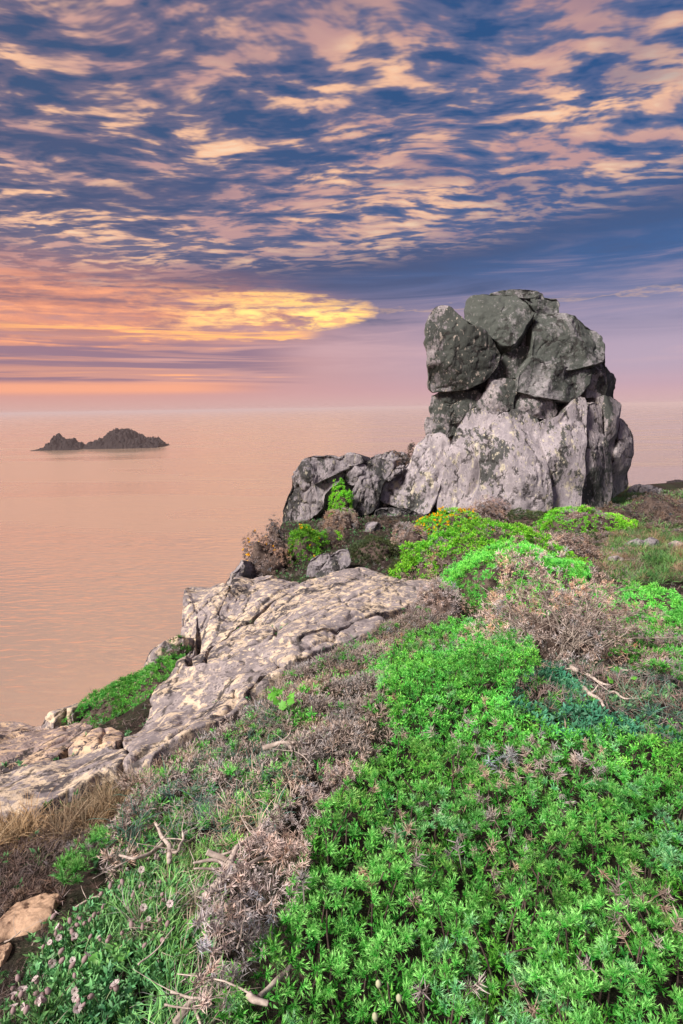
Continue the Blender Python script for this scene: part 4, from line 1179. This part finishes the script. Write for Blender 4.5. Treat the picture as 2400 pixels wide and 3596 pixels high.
DRYB = ('dry_spines', B_MID, 1.0, 'dry', 1.0, 1.0, .4)
patch('dry_bush', 'thick belt of brown dry gorse between mid-slope ledges and green gorse', 'bush',
      d_([(640,1612),(720,1562),(800,1518),(870,1482),(900,1470),(890,1540),(880,1610),(905,1690),(850,1745),(760,1790),(700,1775),(660,1690)]), .13, .03, 601,
      [('dry_spines', B_MID, .82, 'dry', 1.0, 1.0, .45), ('foliage', G_MID, .18, 'leaf', 1.0, .9, .4)])
patch('dry_bush', 'purple-brown bare heather along the near rim of the broad slab', 'bush',
      d_([(855,1490),(890,1440),(960,1395),(1010,1355),(1050,1350),(1060,1400),(1010,1440),(930,1455),(890,1490)]), .09, .04, 602,
      [('dry_spines', B_MID, .6, 'dry', 1.0, .8, .5), ('bare_twigs', LIT, .4, 'dry', 1.6, 1.3, .6)])
patch('dead_gorse', 'bleached grey dead gorse strip along the left side of the foreground bush', 'bush',
      d_([(470,2350),(452,2200),(448,2095),(520,1990),(585,1905),(655,1830),(745,1772),(845,1735),(775,1830),(712,1900),(705,1960),(660,2090),(610,2160),(530,2250),(520,2330)]), .17, .021, 603,
      [('dry_spines', B_NEAR, .7, 'dry', 1.15, 1.45, .5), ('dry_spines', B_MID, .3, 'dry', .8, 1.0, .5)])
patch('heath_bush', 'mixed brown and green low gorse on the slope beneath the ledges', 'bush',
      d_([(290,1850),(330,1800),(400,1775),(480,1720),(560,1660),(640,1605),(660,1690),(700,1775),(725,1805),(640,1870),(560,1950),(450,1935),(350,1975),(240,2010),(260,1910)]), .09, .028, 604,
      [('dry_spines', B_MID, .50, 'dry', .85, 1.0, .5), ('grass', TUFT_T, .14, 'leaf', .7, 1.0, .3), ('foliage', G_NEAR, .24, 'leaf', 1.0, .95, .4), ('dry_grass', TUFT_P, .18, 'dry', .7, 1.15, .6)], k=7)
patch('gorse_bush', 'small upright bright green gorse shoots beside the dark soil at left', 'bush',
      d_([(135,2040),(145,1960),(185,1925),(240,1890),(255,1930),(215,1990),(190,2020),(165,2060)]), .07, .034, 605,
      [('foliage', G_NEAR, .6, 'leaf', 1.0, 1.0, .3), ('dry_spines', B_NEAR, .4, 'dry', 1.0, .7, .4)])
patch('gorse_bush', 'green and brown mottled gorse at the right edge below the dense mound', 'bush',
      d_([(1370,1450),(1440,1400),(1500,1375),(1640,1370),(1700,1560),(1640,1590),(1520,1545),(1440,1520),(1390,1500)]), .13, .04, 606,
      [('foliage', G_MID, .6, 'leaf', 1.0, .9, .4), ('dry_spines', B_MID, .4, 'dry', 1.0, .9, .4)])
patch('creeping_plant', 'dark teal creeping plants in the hollow behind the foreground gorse', 'plants',
      d_([(1160,1600),(1180,1560),(1240,1520),(1300,1545),(1350,1610),(1420,1650),(1500,1660),(1600,1650),(1600,1710),(1490,1712),(1400,1685),(1290,1700),(1232,1665),(1172,1630)]), .05, .026, 607,
      [('leaves', ROS_T, .42, 'leaf', 1.2, 1.0, .5), ('grass', TUFT_T, .18, 'leaf', .55, 1.0, .5), ('foliage', G_MID, .18, 'leaf', .8, .7, .4), ('bare_twigs', LIT, .22, 'dry', 1.0, 1.8, .6)])
o_ = patch('leaf_litter', 'pale dry stalks and litter over the bare clearing on the right', 'litter',
      d_([(1230,1520),(1330,1490),(1420,1510),(1520,1545),(1640,1570),(1640,1660),(1500,1655),(1420,1645),(1350,1605),(1300,1560)]), .03, .035, 608,
      [('leaf_litter', LIT, .42, 'dry', 1.3, 1.5, .9), ('leaf_litter', TUFT_P, .2, 'dry', .5, 1.0, 1.2), ('leaf_litter', TUFT_T, .2, 'leaf', .6, 1.3, .7), ('leaf_litter', ROS, .18, 'leaf', 1.3, 1.0, .5)], top=True)
# meadow on the lower left
patch('grass', 'green grass and small leaves among the white campions at lower left', 'grass',
      d_([(60,2500),(90,2320),(80,2210),(150,2120),(250,2045),(330,1985),(450,1940),(560,1960),(495,2080),(490,2200),(530,2340),(540,2500)]), .03, .022, 610,
      [('grass', ROS, .58, 'leaf', 1.0, 1.0, .5), ('grass', TUFT_G, .26, 'leaf', .58, 1.2, .4), ('grass', TUFT_P, .26, 'dry', .6, 1.2, .8)], top=True, k=8)
patch('grass', 'bright grass and rushes on the right between boulders and mounds', 'grass',
      d_([(1390,1250),(1430,1195),(1500,1180),(1600,1195),(1640,1330),(1480,1345),(1400,1335),(1365,1290)]), .04, .058, 611,
      [('grass', TUFT_G, .72, 'leaf', .9, 1.0, .3), ('grass', TUFT_D, .28, 'dry', .7, .9, .3)], top=True)
patch('grass', 'small grassy bank at the right foot of the stack', 'grass',
      d_([(1385,1165),(1405,1135),(1430,1115),(1470,1130),(1520,1180),(1500,1200),(1430,1200)]), .06, .07, 612,
      [('grass', TUFT_G, .8, 'leaf', 1.1, 1.1, .3), ('grass', TUFT_D, .2, 'dry', 1.0, .9, .3)], top=True)
patch('heather_litter', 'dark purple-brown heather stems over bare soil at the left edge', 'litter',
      d_([(-40,1950),(60,1925),(120,1890),(260,1895),(250,1960),(150,2010),(140,2085),(60,2110),(-40,2170)]), .025, .020, 613,
      [('heather_litter', LIT, .75, 'dry', .8, .7, .7), ('heather_litter', B_NEAR, .25, 'dry', .8, .5, .6)], top=True)
patch('heather_litter', 'dark stunted heather around the flat tan stones at lower left', 'litter',
      d_([(-40,2260),(60,2215),(150,2150),(200,2110),(220,2140),(160,2220),(100,2290),(100,2420),(-40,2420)]), .025, .020, 614,
      [('heather_litter', LIT, .7, 'dry', .8, .7, .7), ('heather_litter', ROS, .3, 'leaf', .7, .5, .6)], top=True)
patch('heather', 'brown and olive heather along the skyline at the far right', 'heather',
      [(2215, 1775), (2300, 1735), (2400, 1718), (2520, 1700), (2520, 1860), (2400, 1880), (2260, 1850)], .16, .11, 615,
      [('dry_spines', B_FAR, .6, 'dry', 1.3, .6, .4), ('foliage', H_FAR, .25, 'leaf', 1.3, 1.2, .4), ('grass', TUFT_G, .15, 'leaf', 1.2, 1.0, .3)])
# dry grass clumps in front of the low slab
for lb, pl, sd, sz in (('tall tawny dry grass clump hanging over the low slab', [(170,1905),(215,1845),(270,1805),(315,1800),(318,1850),(270,1895),(200,1935)], 621, .66),
                   ('smaller tawny grass clump left of the tall one', [(95,1925),(130,1890),(180,1865),(195,1900),(160,1935),(110,1950)], 622, .7),
                   ('tawny grass at the left edge below the low slab', [(-30,1930),(0,1900),(50,1885),(90,1890),(80,1930),(20,1960),(-30,1975)], 623, .7)):
    patch('grass_tuft', lb, 'grass', d_(pl), .02, .035, sd, [('blades', TUFT_D, 1.0, 'dry', sz, 1.0, .45)], group=None)
patch('heath_bush', 'tan and green heath filling the gaps among the mounds below the stack', 'bush',
      [(1380, 2010), (1470, 1900), (1700, 1850), (2190, 1850), (2260, 1960), (2240, 2170), (1650, 2210), (1480, 2140)], .05, .08, 616,
      [('dry_spines', B_FAR, .7, 'dry', 1.1, .7, .4), ('foliage', H_FAR, .3, 'leaf', 1.1, 1.2, .4)])
patch('heath_bush', 'ragged fringe of brown scrub along the lower edge of the pale slabs', 'bush',
      c3([(400,742),(520,690),(640,600),(760,545),(860,470),(1000,352),(1100,305),(1230,245),(1330,185),(1480,105),(1560,85),(1560,140),(1380,230),(1250,300),(1100,400),(950,480),(800,560),(640,680),(520,770)]), .10, .034, 617,
      [('dry_spines', B_MID, .6, 'dry', 1.0, .95, .5), ('foliage', G_MID, .22, 'leaf', .8, .8, .4), ('dry_grass', TUFT_P, .18, 'dry', .6, 1.0, .6)])
# thin cover everywhere else so that no bare sheet of soil shows
patch('ground_cover', 'short brown and green heath covering the headland between the bushes', 'heath',
      [(-150, 2560), (250, 2590), (640, 2420), (900, 2090), (860, 2030), (1000, 1830), (1300, 1790), (1500, 1780), (2200, 1740), (2550, 1700), (2550, 2560), (1300, 2560), (1000, 3700), (-150, 3700)], .02, .115, 630,
      [('ground_cover', LIT, .34, 'dry', 1.2, 1.1, .6), ('ground_cover', ROS, .28, 'leaf', 1.6, .7, .5), ('ground_cover', B_MID, .22, 'dry', .9, .8, .5), ('ground_cover', TUFT_G, .16, 'leaf', .45, .8, .4)], top=True, ylim=(.4, 16))

# ------------------------------------------------------------------ the big dead bush and loose wood
rng = np.random.default_rng(77)
dead_c = ray_raw([2010], [2330])[0]
db = dome('large dead gorse bush with pale bare branches, above the clearing', 1720, 2240, 2350, 2005, 4.45, B_MID, 530, name='dead_gorse', mat='dry', space=.044, ry=.42, lump=.6, bright=1.45, scale=1.0, tw=False, thick=.4)
root = np.array(db.location)
(v, t, c), tips = twig_tree(root + [0, -.1, 0], 64, .58, .74, .010, rng, 1.0)
mesh_obj('branches', v - root, t, M['wood'], db)
scatter('dry_spines', B_MID, tips, nrmz(tips - root + [0, 0, .1]), rng.uniform(.8, 1.3, len(tips)), np.ones((len(tips), 3)), M['dry'], db, rng, .4)

def branch(label, paths, conv, r, lift=.04, seed=0, forks=4, mat='wood', end=.4):
    rng = np.random.default_rng(seed)
    t = None
    for q, pts in enumerate(paths):
        a = np.array(conv(pts)); n = len(a)
        P = ray_raw(a[:, 0], a[:, 1], lift)
        P[:, 2] += np.linspace(0, .02, n)
        if t is None: t = thing('dead_branch', label, 'branch', P[0] - [0, 0, lift])
        s = smooth_path(P, 7, .006)
        rr = np.linspace(r, r * end, len(s)) * (1 + .18 * fbm(s * 30, 2, seed))
        if q: rr = rr * .7
        v, tt, c = tube(s, rr, 7)
        mesh_obj('limb', v - np.array(t.location), tt, M[mat], t, smooth=True)
        for k in range(forks):
            i = rng.integers(2, len(s) - 1); d = rng.normal(size=3) * .07; d[2] = abs(d[2]) * .5
            s2 = smooth_path([s[i], s[i] + d * .5 + rng.normal(size=3) * .008, s[i] + d], 3)
            v, tt, c = tube(s2, np.linspace(rr[i] * .5, rr[i] * .2, len(s2)), 4)
            mesh_obj('twig', v - np.array(t.location), tt, M[mat], t)
    return t
branch('thick pale crooked root lying in the clearing', [[(1045,850),(1100,865),(1140,905),(1180,930),(1205,965)]], c4, .017, seed=1, forks=1)
branch('short pale stub at the foot of the dead bush', [[(1035,740),(1058,788),(1080,806)]], c4, .018, seed=2, forks=0, end=.8)
branch('grey branch lying behind the thick crooked root', [[(1128,808),(1180,850),(1232,868)]], c4, .014, seed=3, forks=2)
branch('thin pinkish branch running right across the clearing', [[(1190,905),(1250,893),(1300,925),(1350,930),(1430,918)]], c4, .009, seed=4, forks=3)
branch('thin arched branch under the dead bush\'s right side', [[(1165,775),(1200,763),(1250,785),(1310,802)]], c4, .009, seed=5, forks=3)
branch('thin twig left of the pale stub', [[(975,773),(1035,790),(1078,802)]], c4, .007, seed=6, forks=1)
branch('forked bleached stick standing up in the lower heath', [[(775,425),(778,375),(745,330),(722,272)], [(778,375),(815,385),(850,312)]], c5, .0085, .13, 7, 2, end=.7)
branch('bleached stick curving left from the forked one', [[(742,350),(700,388),(620,424),(556,424)]], c5, .009, .12, 8, 2)
branch('long grey dead stem climbing from the campions to the gorse', [[(945,580),(1010,520),(1060,460),(1085,390),(1150,340),(1235,275)]], c5, .013, .18, 9, 6, end=.6)
branch('straight grey branch crossing under the long stem', [[(1000,540),(1060,502),(1130,470),(1225,422)]], c5, .014, .18, 10, 4)
branch('thin grey fork reaching left from the crossing branch', [[(1140,468),(1050,452),(980,436),(890,462)], [(1050,452),(985,480),(890,490)]], c5, .009, .15, 11, 3)
branch('short blunt stick at the left end of the grey branches', [[(1070,440),(1020,420),(955,408)]], c5, .012, .15, 12, 1, end=.8)
branch('chunky white broken stick at the bottom edge of the gorse', [[(1142,1030),(1170,1075),(1228,1108)], [(1185,1050),(1240,1010),(1335,935)]], c5, .009, .20, 13, 1, end=.8)
branch('tangle of thin bleached stems at the bottom edge', [[(790,1020),(900,1070),(1055,1088)], [(820,1050),(920,1020),(980,1000)], [(760,1080),(860,1110),(990,1120)]], c5, .0035, .11, 14, 5)
branch('thick grey log end at the bottom edge', [[(800,1180),(850,1140),(890,1110)]], c5, .010, .06, 15, 1, end=.9)
branch('pale dead stick on the brown belt above the campions', [[(905,612),(960,605),(1015,612)], [(1000,612),(1010,640)]], c3, .014, .17, 16, 3)
branch('long straight bleached stalk leaning across the campions', [[(640,900),(720,840),(810,750)]], c5, .003, .10, 17, 1)
branch('thin upright white stalk against the dead gorse strip', [[(1092,830),(1112,740),(1130,655)]], c5, .003, .22, 18, 0)
branch('grey stem lying left at the foot of the tan stone', [[(345,630),(400,615),(460,612)], [(20,800),(70,790),(100,770)]], c5, .004, .02, 19, 2)

# ------------------------------------------------------------------ white sea campions
def lathe(prof, sides=9):
    V, T = [], []
    for i, (r, z) in enumerate(prof):
        for j in range(sides):
            a = 2 * math.pi * j / sides; V.append((r * math.cos(a), r * math.sin(a), z))
    for i in range(len(prof) - 1):
        for j in range(sides):
            a, b = i * sides + j, i * sides + (j + 1) % sides
            T += [(a, b, b + sides), (a, b + sides, a + sides)]
    return np.array(V), np.array(T)
cv, ct = lathe([(.0015, -.002), (.0055, .001), (.0088, .007), (.0090, .012), (.0068, .018), (.0052, .022), (.003, .023)], 9)
ridges = .5 + .5 * np.cos(np.arctan2(cv[:, 1], cv[:, 0]) * 9)
ccol = np.array([.50, .37, .36]) * (1 - .25 * ridges[:, None]) + np.array([.02, .05, .02]) * (cv[:, 2:3] < .006)
pv, pt, pc = [], [], []
for k in range(5):
    a0 = k * 2 * math.pi / 5
    ring = [(.002, 0, .022), (.007, -.0048, .0255), (.0135, -.0078, .026), (.0125, 0, .0262), (.0135, .0078, .026), (.007, .0048, .0255)]
    o = len(pv)
    for x, y, z in ring:
        pv.append((x * math.cos(a0) - y * math.sin(a0), x * math.sin(a0) + y * math.cos(a0), z + (.004 if k % 2 else 0) * x * 30))
        pc.append((.66, .57, .55))
    pt += [(o, o + 1, o + 5), (o + 1, o + 2, o + 3), (o + 1, o + 3, o + 5), (o + 3, o + 4, o + 5)]
calyx_me = mesh_obj('flower', cv, ct, M['petal'], None, col=ccol, smooth=True)
petal_me = mesh_obj('petals', np.array(pv), np.array(pt), M['petal'], None, col=np.array(pc))
cd, pd = calyx_me.data, petal_me.data
bpy.data.objects.remove(calyx_me); bpy.data.objects.remove(petal_me)

def campion(label, spots, seed, bud=.5):
    """spots: flower heads in cut-out coordinates"""
    rng = np.random.default_rng(seed)
    a = np.array(c5(spots)); H = ray_raw(a[:, 0], a[:, 1], .09)
    base_ = H.mean(0).copy(); base_[1] += .02; base_[2] = float(graw(base_[0], base_[1]))
    t = thing('sea_campion', label, 'flowers', base_, 'white campion plants at lower left')
    for p in H:
        o = bpy.data.objects.new('flower', cd); COL.objects.link(o); o.parent = t
        o.location = tuple(p - base_)
        yaw = rng.uniform(0, 6.28); tl = rng.uniform(.3, 1.25)
        o.rotation_euler = (tl, 0, yaw) if rng.uniform() < .7 else (-tl, 0, yaw)
        o.scale = (rng.uniform(.5, .8),) * 3
        if rng.uniform() > bud:
            q = bpy.data.objects.new('petals', pd); COL.objects.link(q); q.parent = o
        r = base_ + rng.normal(size=3) * [.03, .03, 0]; r = p * .45 + r * .55; r[2] = float(graw(r[0], r[1]))
        s = smooth_path([r, (r + p) / 2 + rng.normal(size=3) * .008, p], 3)
        v, tt, c = tube(s, .0015, 4)
        mesh_obj('stem', v - base_, tt, M['leaf'], t, col=np.tile((.28, .38, .18), (len(v), 1)))
    n = 170
    L = H[rng.integers(0, len(H), n)] + rng.normal(size=(n, 3)) * .035
    L[:, 2] = graw(L[:, 0], L[:, 1]) + rng.uniform(.005, .05, n)
    scatter('leaves', ROS, L, np.tile([0, 0, 1.0], (n, 1)), rng.uniform(.7, 1.2, n), tints(L, rng, .25, .15), M['leaf'], t, rng, .6)
campion('dense cluster of white campions just right of the tan stone', [(235,690),(255,770),(275,765),(240,800),(335,760),(335,785),(375,690),(385,715),(410,705),(430,685),(455,660),(470,645),(410,780),(195,825),(290,735),(325,710),(365,720)], 701)
campion('white campions beside the round pennywort leaves', [(655,650),(680,700),(655,740),(605,730),(740,690),(765,725),(740,785),(560,760),(510,770),(490,795),(465,790),(655,820)], 702)
campion('upper row of pale campions below the forked stick', [(605,590),(640,545),(565,530),(700,590),(740,580),(755,600),(735,525),(505,550),(545,550),(790,610),(460,580)], 703, .5)
campion('campions nodding at the dark soil left of the grass', [(270,850),(275,890),(230,885),(320,915),(335,890),(345,960),(350,1005),(380,890)], 704)
campion('purple-tinged campion buds in the bottom left corner', [(60,1060),(95,1050),(85,975),(130,1090),(165,1075),(205,1040),(180,1030),(215,1060),(60,1125),(115,1125),(175,985),(230,1030),(70,1010)], 705, .6)
campion('few campions near the bottom among long grass', [(355,1050),(355,1075),(345,1105),(375,1095),(430,1040),(525,995),(538,1020)], 706)
campion('lone pink campion beside the forked stick', [(720,405),(735,420),(650,470)], 707, .2)

# --- pennywort: round scalloped leaves
def round_leaf(seed):
    rng = np.random.default_rng(seed); n = 22
    V = [(0, 0, -.004)]; C = [(.20, .42, .12)]
    for r, z in ((.55, 0.0), (1.0, .003)):
        for j in range(n):
            a = 2 * math.pi * j / n; rr = .017 * r * (1 + (.07 * math.cos(a * 11) if r == 1 else 0))
            V.append((rr * math.cos(a), rr * math.sin(a), z + .002 * math.sin(2 * a + seed))); C.append((.10, .33, .06) if r < 1 else (.16, .44, .08))
    T = [(0, 1 + j, 1 + (j + 1) % n) for j in range(n)]
    for j in range(n):
        a, b = 1 + j, 1 + (j + 1) % n
        T += [(a, a + n, b + n), (a, b + n, b)]
    o = mesh_obj('leaf', V, T, M['leaf'], None, col=np.array(C), smooth=True); d = o.data; bpy.data.objects.remove(o); return d
RL = [round_leaf(s) for s in range(3)]
def pennywort(label, spots, seed, size=1.0, lift=.05):
    rng = np.random.default_rng(seed); a = np.array(c5(spots)); H = ray_raw(a[:, 0], a[:, 1], lift)
    b = H.mean(0); b[2] = float(graw(b[0], b[1]))
    t = thing('pennywort', label, 'plant', b, 'round-leaved pennyworts')
    for k, p in enumerate(H):
        o = bpy.data.objects.new('leaf', RL[k % 3]); COL.objects.link(o); o.parent = t
        o.location = tuple(p - b); o.rotation_euler = (rng.uniform(.3, .9), rng.uniform(-.3, .3), rng.uniform(-.6, .6)); o.scale = (rng.uniform(.85, 1.2) * size,) * 3
        s = smooth_path([np.array([b[0] + rng.normal() * .01, b[1] + .01, b[2]]), (b + p) / 2, p - [0, 0, .004]], 3)
        v, tt, c = tube(s, .0012, 4); mesh_obj('stalk', v - b, tt, M['leaf'], t, col=np.tile((.2, .3, .1), (len(v), 1)))
    return t
pennywort('round green pennywort leaves left of the campions\' centre', [(512,835),(565,825),(570,850),(545,855),(440,885)], 711)
pennywort('pair of round pennywort leaves below the dead strip', [(820,845),(865,835),(850,860),(835,815)], 712)
pennywort('cluster of scalloped pennywort leaves against the dead gorse strip', [(895,695),(940,705),(858,725),(970,695),(925,735),(800,800)], 713)
pennywort('yellowish pennywort leaves in the upper meadow', [(775,565),(690,625),(735,635),(790,575)], 714, .9)
pennywort('dark round leaf in the gap beside the green gorse', [(1195,280),(1210,295)], 715, 1.3)

# --- broad ivy-like leaves on the belt of dry gorse
lf = np.array([(0, 0, 0), (.018, .010, .004), (.034, .022, .0), (.026, .040, .003), (.030, .062, .002), (.012, .058, .004), (0, .085, 0), (-.012, .058, .004), (-.030, .062, .002), (-.026, .040, .003), (-.034, .022, 0), (-.018, .010, .004), (0, .035, .008)])
lt = [(12, i, i + 1) for i in range(11)] + [(12, 11, 0)]
_o = mesh_obj('leaf', lf, lt, M['leaf'], None, col=np.tile((.11, .40, .035), (13, 1))); IV = _o.data; bpy.data.objects.remove(_o)
def ivy(label, spots, conv, seed, size, lift=.1):
    rng = np.random.default_rng(seed); a = np.array(conv(spots)); H = ray_raw(a[:, 0], a[:, 1], lift); b = H.mean(0); b[2] = float(graw(b[0], b[1]))
    t = thing('ivy', label, 'plant', b)
    for p in H:
        o = bpy.data.objects.new('leaf', IV); COL.objects.link(o); o.parent = t; o.location = tuple(p - b)
        o.rotation_euler = (rng.uniform(.1, .9), rng.uniform(-.5, .5), rng.uniform(-1.5, 1.5)); o.scale = (rng.uniform(.7, 1.1) * size,) * 3
        s = smooth_path([b + rng.normal(size=3) * [.02, .02, 0], (b + p) / 2 + rng.normal(size=3) * .01, p], 3)
        v, tt, c = tube(s, .002, 4); mesh_obj('stem', v - b, tt, M['leaf'], t, col=np.tile((.15, .25, .07), (len(v), 1)))
ivy('glossy broad green leaves rising from the brown gorse belt', [(968,430),(990,455),(935,455),(955,470),(1000,470),(975,485),(945,440)], c3, 721, 1.0, .16)
ivy('scattered pale ivy leaves in the clearing by the roots', [(1265,800),(1330,830),(1335,785),(1245,850),(1190,735),(1230,705),(1400,750)], c4, 722, .8, .05)

# --- seed heads on thin stalks at the very bottom
def seed_head(label, px_, py_, seed):
    p = ray_raw([px_], [py_], .30)[0]
    b = p.copy(); b[0] += .03; b[1] += .05; b[2] = float(graw(b[0], b[1]))
    t = thing('seed_head', label, 'plant', b)
    v, tt = lathe([(.0005, -.012), (.004, -.009), (.0068, -.002), (.0066, .004), (.003, .009), (.0008, .011)], 9)
    mesh_obj('pod', v + (p - b), tt, M['petal'], t, col=np.tile((.52, .55, .36), (len(v), 1)), smooth=True)
    s = smooth_path([b, (b + p) / 2 + [.015, 0, .02], p - [0, 0, .01]], 4)
    v, tt, c = tube(s, .0012, 4); mesh_obj('stalk', v - b, tt, M['leaf'], t, col=np.tile((.25, .35, .14), (len(v), 1)))
seed_head('pale round seed pod on a thin stalk at the bottom edge', 1402, 3505, 1)
seed_head('slimmer pale seed pod left of the round one', 1330, 3455, 2)
seed_head('small pale pod close to the bottom edge', 1318, 3570, 3)

# ------------------------------------------------------------------ sea air
hz = bpy.data.materials.new('sea_haze'); hz.use_nodes = True
hn = hz.node_tree; hn.nodes.clear()
ho = hn.nodes.new('ShaderNodeOutputMaterial'); hv = hn.nodes.new('ShaderNodeVolumePrincipled')
hv.inputs['Color'].default_value = (0.92, 0.74, 0.72, 1); hv.inputs['Density'].default_value = 0.00018
hv.inputs['Anisotropy'].default_value = 0.0
hn.links.new(hv.outputs[0], ho.inputs['Volume'])
HX, HT, HB = 31000.0, 9.0, SEA_Z - 6
hvv = [(-HX, -300, HB), (HX, -300, HB), (HX, HX, HB), (-HX, HX, HB), (-HX, -300, HT), (HX, -300, HT), (HX, HX, HT), (-HX, HX, HT)]
hq = [(3, 2, 1, 0), (4, 5, 6, 7), (0, 1, 5, 4), (1, 2, 6, 5), (2, 3, 7, 6), (3, 0, 4, 7)]
haze = mesh_obj('haze', hvv, hq, hz); stuff(haze)

# ------------------------------------------------------------------ groups for the things that repeat
GROUPS = {'gorse_bush': 'green gorse bushes on the headland', 'dry_bush': 'dry brown bushes on the headland', 'heather': 'heather clumps on the headland',
          'heath_bush': 'mixed heath scrub on the slope', 'dead_gorse': 'dead gorse bushes', 'boulder': 'boulders on the slope', 'rock_slab': 'bedrock slabs stepping down to the left',
          'dead_branch': 'dead branches lying in the heath', 'grass_tuft': 'tawny grass clumps by the low slab', 'flat_stone': 'flat tan stones at the left edge',
          'sea_islet': 'rocky islets out at sea', 'seed_head': 'pale seed pods at the bottom edge', 'ivy': 'broad-leaved ivy plants'}
for o in COL.objects:
    k = o.name.split('.')[0]
    if o.parent is None and k in GROUPS and 'category' in o and 'group' not in o: o['group'] = GROUPS[k]
